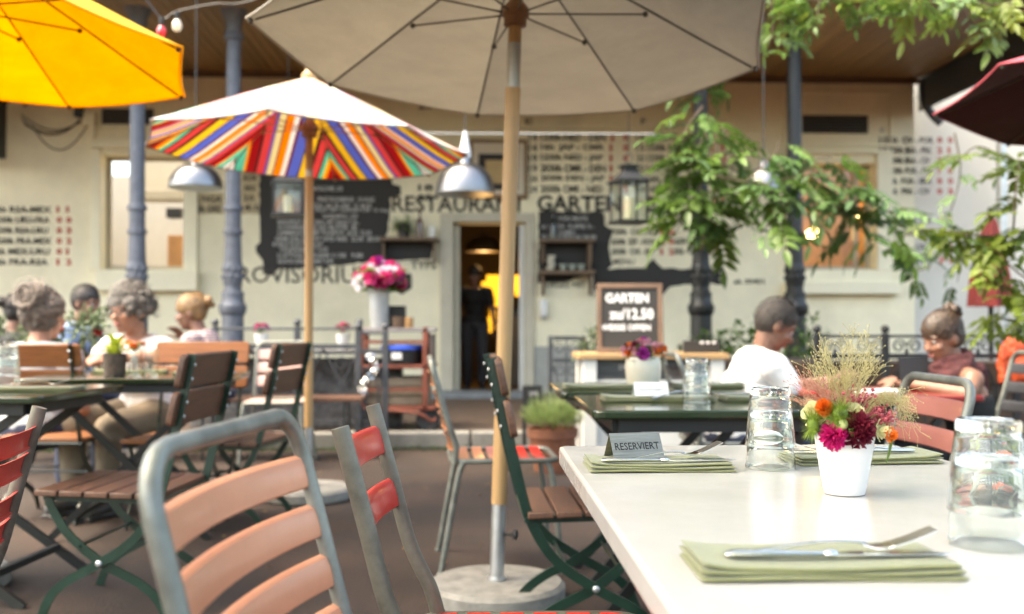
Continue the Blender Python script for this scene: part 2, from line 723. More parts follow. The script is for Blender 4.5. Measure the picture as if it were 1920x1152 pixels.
# upper panels with vent grilles
for (pxa, pya, pxb, pyb, ga, gb, gc, gd) in ((186, 168, 374, 250, 192, 204, 288, 234), (1468, 172, 1672, 276, 1504, 216, 1627, 251)):
    q = MB()
    a, c = W(pxa, pya), W(pxb, pyb)
    t = .025
    for (xa, xb, za, zb) in ((a.x, c.x, a.z - t, a.z), (a.x, c.x, c.z, c.z + t), (a.x, a.x + t, c.z + t, a.z - t), (c.x - t, c.x, c.z + t, a.z - t)):
        q.box(((xa + xb) / 2, -.01, (za + zb) / 2), (xb - xa, .024, zb - za))
    q.obj('moulding', m_trim, bld, .004)
    vg = tag(thing('vent_grille', None, None), None)
    vg.parent = bld
    bbox('backing', ga, gb, gc, gd, -.002, .006, mat('vent_dark', (.02, .018, .014), .7), vg, 0)
    a, c = W(ga, gb), W(gc, gd)
    k = 6
    for i in range(k):
        q = MB()
        z = c.z + (i + .5) * (a.z - c.z) / k
        q.box(((a.x + c.x) / 2, -.018, z), (c.x - a.x, .022, .008), M=Matrix.Rotation(R(28), 3, 'X'))
        q.obj('louvre_slat', mat('vent_slat', (.06, .055, .045), .5), vg)
# string course under the eaves and along the middle
bbox('string_course', 760, 240, 1440, 245, 0, .03, m_trim, None, .004)
# door surround
dr = tag(thing('door', None, None), 'open doorway into the dark dining room')
dr.parent = bld
m_dframe = mat('door_frame_paint', (.50, .45, .34), .55, var=.12, vs=5)
m_dwhite = mat('door_white_paint', (.62, .62, .58), .5, var=.1, vs=5)
bbox('jamb', 826, 405, 849, 748, -.05, .04, m_dframe, dr)
bbox('jamb', 985, 405, 1001, 748, -.05, .04, m_dframe, dr)
bbox('lintel', 826, 400, 1001, 417, -.05, .045, m_dframe, dr)
bbox('door_edge', 849, 420, 862, 744, -.28, -.10, m_dframe, dr)
bbox('door_edge', 974, 420, 985, 744, -.12, -.06, m_dwhite, dr)
bbox('threshold', 846, 741, 990, 752, -.2, .16, m_white, dr)
b = MB()
a, c = W(800, 757), W(985, 790)
b.box(((a.x + c.x) / 2, -.34, .09), (c.x - a.x, .6, .17))
st = b.obj('door_step', mat('blue_grey_stone', (.20, .215, .215), .7, var=.3, vs=6), bld, .01)
# plinth: greyer paint at the foot of the wall right of the door
b = MB()
a, c = W(1002, 650), W(1130, 760)
b.box(((a.x + c.x) / 2, -.006, (a.z + .13) / 2), (c.x - a.x, .012, a.z - .13))
b.obj('plinth', mat('plinth_grey', (.36, .35, .31), .8, var=.15, vs=5), bld)

# ------------------------------------------------------------------ painted lettering (flat print on the wall)
TY = .004


def wtext(txt, px0, px1, py0, py1, m=None, bold=.012, dy=TY, par=None):
    a, c = W(px0, py1, dy), W(px1, py0, dy)
    # box of the text: lower left a, upper right c; children of the building are relative to it
    me = text_mesh(txt, bold)
    me.materials.clear()
    me.materials.append(m or m_ink)
    for v in me.vertices:
        x, z = a.x + (c.x - a.x) * v.co.x, a.z + (c.z - a.z) * v.co.y
        v.co = V((x, -dy, z))
    me.update()
    o = bpy.data.objects.new('painted_lettering', me)
    C.objects.link(o)
    o.parent = par or bld
    return o


def wpatch(pts, m, dy=.002, name='painted_blackboard'):
    q = MB()
    vs = [W(x, y) for x, y in pts]
    q.add([(p.x, -dy, p.z) for p in vs], [tuple(range(len(vs)))[::-1]])
    me = q.mesh(name, m)
    bm_ = bmesh.new()
    bm_.from_mesh(me)
    bmesh.ops.triangulate(bm_, faces=bm_.faces[:])
    bmesh.ops.recalc_face_normals(bm_, faces=bm_.faces[:])
    bm_.to_mesh(me)
    bm_.free()
    return link(name, me, bld)


def z6(x, y):
    return (440 + x / 4.43, 300 + y / 4.43)


def z4(x, y):
    return (960 + x / 3.03, 180 + y / 3.03)


rg = random.Random(4)


def ragged(pts, step=9, amp=1.6):
    out = []
    for i in range(len(pts)):
        a, c = V(pts[i]), V(pts[(i + 1) % len(pts)])
        k = max(1, int((c - a).length / step))
        for j in range(k):
            q = a + (c - a) * (j / k)
            out.append((q.x + rg.uniform(-amp, amp), q.y + rg.uniform(-amp, amp)))
    return out


wpatch(ragged([z6(*p) for p in ((205, 90), (1305, 120), (1310, 205), (1380, 215), (1385, 290), (1295, 325), (1292, 480), (1250, 660), (1650, 690), (1640, 815), (1340, 840), (1110, 850), (900, 875), (360, 912), (300, 962), (240, 950), (230, 832), (182, 775), (168, 725), (205, 690))]), m_board)
wpatch(ragged([z4(*p) for p in ((150, 655), (520, 660), (530, 735), (578, 765), (545, 860), (572, 955), (545, 983), (745, 980), (800, 928), (862, 980), (1030, 985), (1180, 985), (1180, 1065), (900, 1080), (860, 1130), (700, 1140), (470, 1110), (458, 1000), (300, 1060), (150, 1060))]), m_board)
wpatch(ragged([(725, 522), (770, 512), (772, 540), (755, 552), (735, 545)]), m_board)
wpatch(ragged([(345, 362), (420, 362), (420, 402), (345, 402)], 12, .6), mat('old_tan_paint', (.50, .41, .25), .85, var=.15), .0015, 'painted_patch')
wpatch(ragged([(452, 322), (486, 322), (486, 402), (452, 402)], 12, .6), mat('old_tan_paint', (.5, .41, .25)), .0015, 'painted_patch')
DY2 = .006
wtext('PROVISORIUM', 424, 700, 500, 531, m_inkf, .006, DY2)
wtext('RESTAURANT', 735, 985, 368, 398, m_inkf, .022, DY2)
wtext('GARTEN', 1007, 1165, 367, 397, m_ink, .03, DY2)
wtext('E', 1212, 1230, 370, 397, m_ink, .03, DY2)
wtext('B', 1341, 1362, 501, 534, m_ink, .05, DY2)
wtext('ab 30401', 1376, 1433, 523, 533, m_ink, .02, DY2)
wtext('20', 784, 812, 191, 205, m_ink, .03)
wtext('E', 985, 999, 222, 233, m_inkf)
wtext('F', 1202, 1212, 222, 233, m_inkf)
wtext('C', 1650, 1658, 240, 248, m_inkf)


def rows(data, x_no, x_t, x_r, y0, dy_, h, wch=1.):
    for i, (no, t, r1, r2) in enumerate(data):
        y = y0 + i * dy_
        if no:
            wtext(no, x_no, x_no + 15, y - h / 2, y + h / 2, m_ink, .02)
        wtext(t, x_t[0], x_t[1] - (i % 3) * 3, y - h / 2, y + h / 2, m_ink, .032)
        if r1:
            wtext(r1, x_r[0], x_r[0] + (5 if r1 == '1' else 10), y - h / 2, y + h / 2, m_red, .045)
        if r2:
            wtext(r2, x_r[1], x_r[1] + (5 if r2 == '1' else 10), y - h / 2, y + h / 2, m_red, .045)


rows([('', '16h RSA-MEX', '1', '1'), ('', '2030h URU-FRA', '0', '0'), ('', '2030h RSA-URU', '0', '3'), ('', '2030h FRA-MEX', '0', '2'), ('', '16h MEX-URU', '0', '1'), ('', '16h FRA-RSA', '1', '2')], 0, (-14, 96), (106, 124), 393, 19.7, 12)
rows([('14', '1330h-NED - DEN', '2', '0'), ('14', '16h  JAP - CMR', '1', '0'), ('19', '1330h NED - JAP', '1', '0'), ('19', '2030h CMR - DEN', '1', '2'), ('24', '2030h DEN - JAP', '1', '3'), ('24', '2030h CMR - NED', '1', '2')], 992, (1014, 1136), (1143, 1168), 258, 19.4, 13)
rows([('14', '2030h ITA - PAR', '1', '1'), ('15', '1330h NZL - SVK', '1', '1'), ('20', '1330h SVK - PAR', '0', '2'), ('20', '16h  ITA - NZL', '1', '1'), ('24', '16h  SVK - ITA', '3', '2'), ('24', '16h  PAR - NZL', '0', '0'), ('', '1330h HON - CHI', '0', '1'), ('', '16h  ESP - SUI', '0', '1')], 1193, (1213, 1325), (1333, 1352), 258, 19.4, 13)
rows([('', '1330h  CHI - SUI', '1', '0'), ('', '2030h  ESP - HON', '2', '0'), ('', '2030h  CHI - ESP', '1', '2')], 1150, (1146, 1232), (1238, 1254), 435, 18.6, 12)
rows([('', 'GER - AUS', '4', '0'), ('', 'SRB - GHA', '0', '1')], 1262, (1264, 1318), (1326, 1343), 453, 18.6, 12)
wtext('MENU', 1150, 1190, 485, 497, m_inkf, .01)
rows([('15', '16h  CIV - POR', '0', '0'), ('15', '2030h BRA - PRK', '2', '1'), ('20', '2030h BRA - CIV', '3', '1'), ('21', '1330h POR - PRK', '7', '0'), ('25', '16h  POR - BRA', '0', '0'), ('25', '16h  PRK - CIV', '0', '3')], 1649, (1666, 1750), (1757, 1777), 263, 19.2, 12)
rows([('', '1330h NED - SVK', '2', '1'), ('', '2030h PAR - JPN', '0', '0'), ('', '16h GHA - USA', '2', '1'), ('', '2030h ARG - MEX', '3', '1')], 1649, (1656, 1748), (1760, 1780), 413, 25, 12)
rows([('', '16h NGA', '', ''), ('', '2030h GRE', '', '')], 346, (350, 416), (0, 0), 373, 19, 13)
rows([('', 'KOR', '', ''), ('', 'ARG', '', ''), ('', '2:0', '', ''), ('', '4:1', '', '')], 455, (457, 482), (0, 0), 334, 18.5, 12)
rows([('', '18', '', ''), ('', '23', '', '')], 780, (784, 812), (0, 0), 352, 19, 12)
# chalk menu on the big painted board
for (t, x0, x1, y) in (('WOCHE 33', 580, 642, 354), ('FREITAGABEND  10 AUG', 596, 702, 374), ('SPEZIAL AB 18 UHR  10. AUG', 574, 696, 386), ('SALAT MIT KERNEN 9.50  14. Aug', 590, 728, 395), ('TAGESSUPPE 8.- 12.50', 604, 670, 406), ('RINDSFILET VOM GRILL MIT KRAUT 36.-', 521, 674, 417), ('SCHWEINSSTEAK MIT BUTTER  28.-', 521, 672, 427), ('LAMMRAGOUT MIT POLENTA  26.50  32.50', 521, 696, 437), ('GEMUESE CURRY UND REIS  22.50  28.50', 516, 712, 448), ('KAESE PLATTE 16.50', 512, 604, 458), ('TAGESDESSERT 9.50', 524, 614, 468), ('LUFTIGE MOUSSE 11.50   9.50', 521, 680, 479), ('GLACE UND SORBET 4.50', 521, 624, 490)):
    wtext(t, x0, x1, y - 4, y + 4, m_chalk, .01, DY2)
for (t, x0, x1, y) in (('VON HEUTE', 1046, 1102, 410), ('DI  SUPPE 9.-', 1046, 1114, 425), ('TAGESMENU', 1046, 1078, 436), ('FLEISCH 24.50', 1046, 1118, 445), ('MI 12', 1016, 1034, 426), ('DO 14', 1016, 1034, 444)):
    wtext(t, x0, x1, y - 4, y + 4, m_chalk, .01, DY2)
wtext('TAGES HIT', 1020, 1098, 528, 540, m_inkf, .01, DY2)
wtext('TYPS', 770, 818, 490, 505, m_inkf, .02, DY2)

# ------------------------------------------------------------------ rooms behind the openings
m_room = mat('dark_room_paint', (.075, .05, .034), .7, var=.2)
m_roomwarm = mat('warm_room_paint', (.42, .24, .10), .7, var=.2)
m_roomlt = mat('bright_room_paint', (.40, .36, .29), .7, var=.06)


def room(x0, x1, y0, y1, z0, z1, m, skip=()):
    q = MB()
    F = dict(back=[(x0, y1, z0), (x1, y1, z0), (x1, y1, z1), (x0, y1, z1)], left=[(x0, y0, z0), (x0, y1, z0), (x0, y1, z1), (x0, y0, z1)], right=[(x1, y1, z0), (x1, y0, z0), (x1, y0, z1), (x1, y1, z1)], top=[(x0, y0, z1), (x0, y1, z1), (x1, y1, z1), (x1, y0, z1)], floor=[(x0, y0, z0), (x1, y0, z0), (x1, y1, z0), (x0, y1, z0)])
    for k, f_ in F.items():
        if k not in skip:
            q.add(f_, [(0, 1, 2, 3)])
    return q.obj('room', m, bld)


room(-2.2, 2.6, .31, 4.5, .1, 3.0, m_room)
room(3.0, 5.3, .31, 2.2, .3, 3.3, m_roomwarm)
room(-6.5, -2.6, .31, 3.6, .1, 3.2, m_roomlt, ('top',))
bbox('ceiling_beam', 205, 335, 346, 355, -1.4, -1.0, m_roomlt, None)
bbox('shelf_board', 275, 430, 330, 505, -.9, -.8, mat('orange_board', (.45, .22, .08), .6, var=.2), None)
bbox('ceiling_slab', 186, 250, 300, 330, -2.6, -1.5, m_roomlt, None)
bbox('dark_lamp', 262, 372, 292, 392, -1.2, -1.0, m_black, None)

# ------------------------------------------------------------------ veranda roof with boarded ceiling
vr = thing('veranda_roof', 'boarded timber veranda ceiling above the restaurant wall', 'roof', (0, 10.2, 3.9))
YR0, YR1, ZR = 8.45, YW - .01, 3.9
m_plank = mat('ceiling_plank', (.25, .13, .04), .5, var=.28, vs=4, stretch=(8, .7, 8), rnd=.2)
pk = MB()
pk.box((0, 0, .012), (.096, YR1 - YR0, .024))
pme = pk.mesh('plank', m_plank)
x = -8.4
while x < 5.4:
    o = link('plank', pme, vr, (x, (YR0 + YR1) / 2 - 10.2, rg.uniform(-.002, .002)))
    x += .104
b = MB()
b.box((-1.45, (YR0 + YR1) / 2 - 10.2, .16), (14, YR1 - YR0 + .1, .2))
b.obj('roof_deck', mat('roof_felt', (.05, .045, .04), .9), vr)
b = MB()
b.box((-1.5, YW - .05 - 10.2, -.03), (13.8, .08, .05))
b.obj('wall_batten', mat('brown_batten', (.12, .06, .025), .6, var=.2), vr, .004)
b = MB()
b.box((-1.5, 8.36 - 10.2, .06), (13.8, .16, .34))
b.obj('beam', mat('grey_beam', (.10, .105, .11), .5), vr, .01)
b = MB()
b.box((5.5, 9.9 - 10.2, -.06), (.10, 3.9, .24))
for i in range(14):
    y = 8.2 + i * .27 - 10.2
    b.bar([(5.48, y, -.16), (5.48, y + .13, -.30), (5.48, y + .26, -.16)], .02, .02, (1, 0, 0))
b.box((5.44, 9.9 - 10.2, -.2), (.03, 3.9, .34))
b.box((5.48, 9.9 - 10.2, -.32), (.03, 3.9, .03))
b.obj('edge_girder', m_irongrey, vr)
b = MB()
gp = [(.075 * math.cos(a), .075 * math.sin(a)) for a in [PI + PI * i / 8 for i in range(9)]] + [(.068 * math.cos(a), .068 * math.sin(a)) for a in [2 * PI - PI * i / 8 for i in range(9)]]
b.sweep([(5.66, 8.0 - 10.2, -.05), (5.66, 11.8 - 10.2, -.05)], gp, ref=(0, 0, 1))
b.obj('gutter', m_zinc, vr)
b = MB()
b.tube(smooth_path([(5.44, YW - .06 - 10.2, .0), (5.44, YW - .08 - 10.2, -.25), (5.5, YW - .12 - 10.2, -.42), (5.62, YW - .14 - 10.2, -.55)]), .05)
b.obj('bracket', m_irongrey, vr)

# neighbouring white wall to the right
nb = thing('neighbour_building', 'white sunlit side wall beyond the right end of the veranda', 'building', (7.6, 12.06, 0))
b = MB()
b.box((0, .3, 2.6), (4.46, .6, 5.2))
b.obj('wall', mat('white_render', (.64, .61, .53), .75, var=.05, vs=1.5, bump=.1, bs=40), nb)
dp = thing('downpipe', 'grey zinc downpipe running down the white neighbouring wall', 'downpipe', (P(1880, 400, 11.66).x, 11.68, 0))
b = MB()
b.tube([(0, 0, 0), (0, 0, 4.6)], .058, 14)
b.obj('pipe', m_zinc, dp)
for z in (1.1, 2.6, 4.0):
    b = MB()
    b.lathe([(.057, z - .02), (.066, z - .02), (.066, z + .02), (.057, z + .02)], 14, cap=False)
    b.obj('clip', m_zinc, dp)

# ------------------------------------------------------------------ cast iron columns
m_castblue = mat('blue_grey_cast_iron', (.125, .135, .16), .5, .1, var=.25, vs=14, bump=.12, bs=60)
m_castdark = mat('dark_cast_iron', (.014, .016, .017), .45, .1, var=.3, vs=14, bump=.12, bs=60)


def column(px, py, m, label, twin=None):
    p = P(px, py, 9.0)
    t = thing('cast_iron_column', label, 'column', (p.x, 9.0, ZP), 0, 'cast iron columns carrying the veranda roof')
    z = lambda y: 1 + (600 - y) / 207.4 - ZP

    def fl(prof, name, flute=0., n=40):
        q = MB()
        q.lathe(prof, n)
        if flute:
            for i, v in enumerate(q.v):
                if (i % n) % 2:
                    q.v[i] = (v[0] * (1 - flute), v[1] * (1 - flute), v[2])
        return q.obj(name, m, t)
    h = 3.78 - ZP
    fl([(.066, z(388)), (.064, z(200)), (.062, z(90)), (.06, h - .28)], 'shaft', .06)
    fl([(.062, h - .28), (.085, h - .26), (.085, h - .22), (.07, h - .2), (.075, h - .1), (.11, h - .02), (.12, h)], 'capital')
    fl([(.068, z(398)), (.083, z(397)), (.086, z(391)), (.076, z(387)), (.066, z(386))], 'ring', n=24)
    fl([(.07, z(432)), (.069, z(398))], 'shaft', .05)
    fl([(.072, z(442)), (.084, z(441)), (.084, z(434)), (.07, z(432))], 'ring', n=24)
    fl([(.078, z(494)), (.07, z(442))], 'shaft', .05)
    # ornamental band: raised leaves
    q = MB()
    q.lathe([(.080, z(532)), (.086, z(528)), (.082, z(512)), (.087, z(498)), (.080, z(494))], 24)
    for i in range(10):
        a = 2 * PI * i / 10
        for zz, s_ in ((z(506), .0), (z(520), .31)):
            q.ball((.084 * math.cos(a + s_), .084 * math.sin(a + s_), zz), (.016, .016, .026), 6, 5)
    q.obj('leaf_band', m, t)
    fl([(.098, z(556)), (.098, z(550)), (.078, z(546)), (.076, z(536)), (.084, z(534)), (.084, z(532))], 'neck', n=28)
    fl([(.098, z(640)), (.096, z(592)), (.112, z(588)), (.12, z(582)), (.122, z(574)), (.108, z(570)), (.098, z(566)), (.094, z(556))], 'pedestal_cap', n=28)
    fl([(.118, 0), (.118, .1), (.108, .12), (.106, z(640))], 'pedestal', n=8)
    return t


column(257, 420, m_castblue, 'blue grey cast iron column in front of the bright left window')
column(437, 420, m_castblue, 'blue grey cast iron column beside the big painted chalk menu')
column(1314, 420, m_castdark, 'dark cast iron column half hidden by climbing leaves, nearer the doorway')
column(1490, 420, m_castdark, 'dark cast iron column standing behind the man in the white shirt')
# ================================================================== PARASOLS
def fabric(name, col, trans, rough=.85):
    m = mat(name, col, rough, var=.09, vs=5, bump=.55, bs=9, stretch=(1, 1, 5), trans=trans)
    return m


def stripe_mat():
    if 'stripe' in MATS:
        return MATS['stripe']
    m, n, b_ = _nodes('striped_canopy_cloth')
    L = n.links.new
    b_.inputs['Roughness'].default_value = .85
    uv = n.nodes.new('ShaderNodeTexCoord')
    sp = n.nodes.new('ShaderNodeSeparateXYZ')
    L(uv.outputs['UV'], sp.inputs[0])
    cr = n.nodes.new('ShaderNodeValToRGB')
    cr.color_ramp.interpolation = 'CONSTANT'
    red, teal, org, pink, pur, crm, blu, yel, drk, mar = (.45, .012, .02), (.16, .60, .46), (.95, .36, .01), (.72, .10, .10), (.22, .13, .45), (.80, .72, .42), (.16, .22, .62), (.88, .62, .05), (.05, .02, .02), (.22, .01, .04)
    wht, sky = (.85, .82, .78), (.02, .03, .2)
    # from one rib (0) to the next (1)
    seq = [(0, drk), (.03, red), (.085, org), (.11, yel), (.13, teal), (.165, drk), (.18, pink), (.245, drk), (.275, yel), (.355, drk), (.365, blu), (.455, mar), (.48, wht), (.52, org), (.58, mar), (.59, crm), (.645, pur), (.675, pink), (.735, drk), (.755, red), (.825, org), (.84, yel), (.85, teal), (.92, drk), (.93, wht), (.985, sky)]
    el = cr.color_ramp.elements
    for i, (p_, c_) in enumerate(seq):
        e = el[i] if i < 2 else el.new(p_)
        e.position = p_
        e.color = (*c_, 1)
    L(sp.outputs[0], cr.inputs[0])
    L(cr.outputs[0], b_.inputs['Base Color'])
    tr = n.nodes.new('ShaderNodeBsdfTranslucent')
    L(cr.outputs[0], tr.inputs[0])
    mx = n.nodes.new('ShaderNodeMixShader')
    mx.inputs[0].default_value = .45
    L(b_.outputs[0], mx.inputs[1])
    L(tr.outputs[0], mx.inputs[2])
    L(mx.outputs[0], n.nodes['Material Output'].inputs[0])
    MATS['stripe'] = m
    return m


def sun_glare_stripe():
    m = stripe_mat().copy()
    m.name = 'sun_glare_striped_cloth'
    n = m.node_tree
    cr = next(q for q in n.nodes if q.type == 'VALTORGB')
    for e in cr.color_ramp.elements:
        e.color = tuple(.34 + .5 * c for c in e.color[:3]) + (1,)  # stripes whitened: the sun's overexposure on the top is painted into the cloth
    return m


def parasol(label, foot, fit, rise, mcan, mout, ribm, sleeve_z, joint=None, poler=.024, stripes=False, base_r=.245):
    """fit = centre x, y, rim height, radius, phase, tilt x, tilt y of the canopy rim"""
    cx, cy, zr, Rr, ph, tx, ty = fit
    fx, fy = foot
    t = thing('parasol', label, 'parasol', (fx, fy, 0), 0, 'parasols over the garden tables')
    o_ = V((fx, fy, 0))
    c0 = V((cx, cy, zr)) - o_
    nrm = V((-tx, -ty, 1)).normalized()
    apex = c0 + nrm * rise
    pdir = (apex - V((0, 0, .07))).normalized()
    at = lambda z: V((0, 0, .07)) + pdir * ((z - .07) / pdir.z)

    def rim(a, r=1., lift=0.):
        x, y = Rr * r * math.cos(a), Rr * r * math.sin(a)
        return c0 + V((x, y, tx * x + ty * y)) + nrm * lift
    N = 8
    K = 9     # radial steps
    J = 8     # steps across a panel

    def shell(off):
        q = MB()
        q.uv = []
        for k in range(N):
            a0, a1 = ph + k * 2 * PI / N, ph + (k + 1) * 2 * PI / N
            base = len(q.v)
            for i in range(K + 1):
                r = i / K
                lift = rise * (1 - r) ** 1.12 + .02 * math.sin(PI * r)
                e0, e1 = rim(a0, r), rim(a1, r)
                for j in range(J + 1):
                    u = j / J
                    sag = -.028 * r * 4 * u * (1 - u) * (1 if r < .98 else .75)
                    inn = 1 - .012 * 4 * u * (1 - u) * r
                    p = e0.lerp(e1, u)
                    p = c0 + (p - c0) * inn + nrm * (lift + sag * .7 + off)
                    q.v.append(tuple(p))
                    uu = .5 + (u - .5) * r
                    q.uv.append((uu if k % 2 == 0 else 1 - uu, r))
            for i in range(K):
                for j in range(J):
                    a_ = base + i * (J + 1) + j
                    q.f.append((a_, a_ + J + 1, a_ + J + 2, a_ + 1))
                    q.mi.append(0)
        return q
    cn = shell(0).obj('canopy', mcan, t)
    shell(.006).obj('outer_cloth', mout, t)
    # seam welt along the rim
    q = MB()
    pts = []
    for k in range(N):
        a0, a1 = ph + k * 2 * PI / N, ph + (k + 1) * 2 * PI / N
        for j in range(J):
            u = j / J
            p = rim(a0).lerp(rim(a1), u)
            pts.append(c0 + (p - c0) * (1 - .012 * 4 * u * (1 - u)) + nrm * (-.028 * .75 * .7 * 4 * u * (1 - u) + .003))
    q.tube(pts, .005, 6, closed=True)
    q.obj('hem', mout, t)
    zrun = at(zr + rise * .30)
    for k in range(N):
        a = ph + k * 2 * PI / N
        q = MB()
        q.tube([rim(a, r, rise * (1 - r) ** 1.12 + .02 * math.sin(PI * r) - .010) for r in (.06, .25, .5, .75, .97)], .0042, 6)
        q.ball(rim(a, .985, -.006), .011, 8, 6)
        rb = q.obj('rib', ribm, t)
        q = MB()
        mid = rim(a, .52, rise * .48 ** 1.12 - .012)
        d = (mid - zrun)
        d.z = 0
        q.tube([zrun + d.normalized() * .035, mid], .0036, 6)
        q.ball(mid, .011, 8, 6)
        q.obj('strut', ribm, t)
    # pole pieces
    MZ = pdir.to_track_quat('Z', 'Y').to_matrix()

    def piece(name, z0, z1, r, m, n_=16):
        q = MB()
        q.tube([at(z0), at(z1)], r, n_)
        return q.obj(name, m, t)
    q = MB()
    q.lathe([(base_r - .012, 0), (base_r, .012), (base_r, .055), (base_r - .015, .07), (.05, .072), (.04, .072)], 48)
    q.obj('base', m_concrete, t)
    piece('socket', .06, sleeve_z, poler * 1.0, m_zinc)
    piece('collar', .068, .082, poler * 1.35, m_zinc)
    if joint:
        piece('pole', sleeve_z, joint[0], poler * 1.08, m_polewood)
        piece('joint_sleeve', joint[0], joint[1], poler * .98, mat('joint_metal', (.40, .39, .36), .4, .6), 16)
        piece('pole', joint[1], apex.z - .0, poler * .95, m_polewood)
    else:
        piece('pole', sleeve_z, apex.z, poler, m_polewood)
    hubm = mat('hub_wood', (.30, .15, .07), .5, var=.25)
    q = MB()
    q.lathe([(.03, -.05), (.042, -.045), (.042, -.02), (.05, -.012), (.05, .015), (.04, .03), (.03, .04)], 18, zrun, MZ)
    q.obj('runner', hubm, t)
    q = MB()
    q.lathe([(.03, -.02), (.045, -.015), (.045, .015), (.028, .03), (.02, .05), (.008, .075)], 16, apex, MZ)
    q.obj('finial', hubm if not stripes else m_polewood, t)
    # screw clamp on the socket
    q = MB()
    pz = at(.235)
    q.capsule(pz + V((.02, -.01, 0)), .006, pz + V((.055, -.02, .0)), .006)
    q.ball(pz + V((.06, -.022, 0)), (.012, .02, .02), 8, 6)
    q.obj('clamp_knob', m_black, t)
    return t


m_rib = mat('rib_steel', (.12, .105, .085), .5, .4)
m_grcl = fabric('taupe_canopy_cloth', (.62, .585, .50), .40)
parasol('large taupe grey parasol on a wooden pole in a round concrete base', (.092, 3.571), (.158, 3.607, 2.002, .946, .14, -.035, -.075), .40, m_grcl, fabric('taupe_outer_cloth', (.58, .54, .47), .3), m_rib, .34, (1.845, 2.01), .0255)
parasol('parasol with bold zigzag stripes in many colours, sun glare painted white on top', (-.908, 5.622), (-.915, 5.576, 1.944, .90, -.043, -.029, -.038), .41, stripe_mat(), sun_glare_stripe(), m_polewood, .40, (1.80, 1.84), .0225, True)
parasol('bright orange yellow parasol glowing in the light above the left tables', (-1.98, 3.80), (-1.974, 3.763, 2.048, .935, -.127, -.074, -.057), .40, fabric('orange_canopy_cloth', (1, .60, .012), .45), fabric('orange_outer_cloth', (1, .66, .05), .55), mat('rib_brown', (.12, .06, .02), .5), .36)
parasol('dark maroon parasol at the right edge near the white side wall', (3.33, 4.45), (3.302, 4.427, 2.023, 1.091, -.517, -.048, -.046), .46, fabric('maroon_canopy_cloth', (.06, .010, .016), .03), fabric('maroon_sunlit_cloth', (.42, .06, .08), .03), m_rib, .36)  # top cloth coloured lighter than the underside, painting in the light on it


# ================================================================== CHAIRS
def bistro_chair(label, wood, paint=m_green, rows_=2):
    t = thing('bistro_chair', label, 'chair', (0, 0, 0), 0, 'folding slatted bistro chairs')
    hw = .205
    for s in (-1, 1):
        y = s * hw
        q = MB()
        q.bar(smooth_path([(-.315, y, .885), (-.275, y, .70), (-.235, y, .52), (-.195, y, .385), (-.12, y, .27), (0, y, .185), (.11, y, .125), (.17, y, .07), (.20, y, .0)], 5), .030, .007, (0, 1, 0))
        post = q.obj('back_post', paint, t)
        q = MB()
        y2 = s * (hw - .012)
        q.bar(smooth_path([(.185, y2, .395), (.12, y2, .285), (.0, y2, .185), (-.12, y2, .125), (-.19, y2, .07), (-.23, y2, 0)], 5), .030, .007, (0, 1, 0))
        lg_ = q.obj('leg', paint, t)
        q = MB()
        q.lathe([(.011, -.006), (.011, .004), (.006, .008)], 10, (0, y + s * .004, .185), Matrix.Rotation(-s * PI / 2, 3, 'X'))
        q.obj('pivot_bolt', m_zinc, lg_)
        q = MB()
        q.bar([(-.205, y2 - s * .008, .392), (.205, y2 - s * .008, .402)], .022, .006, (0, 1, 0))
        q.obj('seat_rail', paint, t)
        for k in range(rows_):
            for dz in (.028, .075):
                q = MB()
                zc = .775 - k * .125 + dz
                xc = -.315 + (.885 - zc) * .215
                q.ball((xc - .018, y, zc), (.004, .0065, .0065), 8, 6)
                q.obj('bolt', m_zinc, post)
    for zz, xx in ((.24, .075), (.24, -.085)):
        q = MB()
        q.tube([(xx, -hw, zz), (xx, hw, zz)], .0055, 8)
        q.obj('cross_rod', paint, t)
    q = MB()
    q.tube([(-.21, -hw - .012, .395), (-.21, hw + .012, .395)], .008, 8)
    q.obj('cross_rod', paint, t)
    sm = MB()
    sm.box((0, 0, 0), (.078, .455, .020))
    sme = sm.mesh('seat_slat', wood)
    for i in range(5):
        bv(link('seat_slat', sme, t, (-.168 + i * .0865, 0, .412 + i * .0022), (0, R(-1.4), 0)), .004)
    bm_ = MB()
    # board with softly rounded corners
    w2, h2, rr = .245, .057, .018
    pts = []
    for (cx, cz, a0) in ((w2 - rr, h2 - rr, 0), (-w2 + rr, h2 - rr, 90), (-w2 + rr, -h2 + rr, 180), (w2 - rr, -h2 + rr, 270)):
        for k in range(4):
            a = R(a0 + k * 30)
            pts.append((cx + rr * math.cos(a), cz + rr * math.sin(a)))
    bm_.prism(pts, -.011, .011, Matrix(((0, 0, 1), (1, 0, 0), (0, 1, 0))))
    bme = bm_.mesh('back_slat', wood)
    for k in range(rows_):
        zc = .828 - k * .125
        xc = -.315 + (.885 - zc) * .215
        bv(link('back_slat', bme, t, (xc + .016, 0, zc), (0, R(-12), 0)), .004)
    return t


def place(o, x, y, rz, label=None):
    o.location = (x, y, 0)
    o.rotation_euler = (0, 0, R(rz))
    if label:
        o['label'] = label
    return o


bist = bistro_chair('green folding chair with brown slats standing between the big parasol pole and the white table', m_wood)
place(bist, .375, 3.22, 1)
place(copy_tree(bist), -1.22, 3.60, 174, 'green folding chair with a wide slatted seat, at the left table behind the peach chair')
place(copy_tree(bist), -1.17, 4.98, 170, 'green folding chair with dark brown back boards, left of the striped parasol pole')
bist2 = bistro_chair('folding chair with orange brown back boards holding the woman with pinned up grey hair', m_woodlt, m_greendk)
place(bist2, -2.10, 5.18, 86)
place(copy_tree(bist2), -1.42, 5.0, -93, 'folding chair with orange brown back boards behind the woman in glasses')


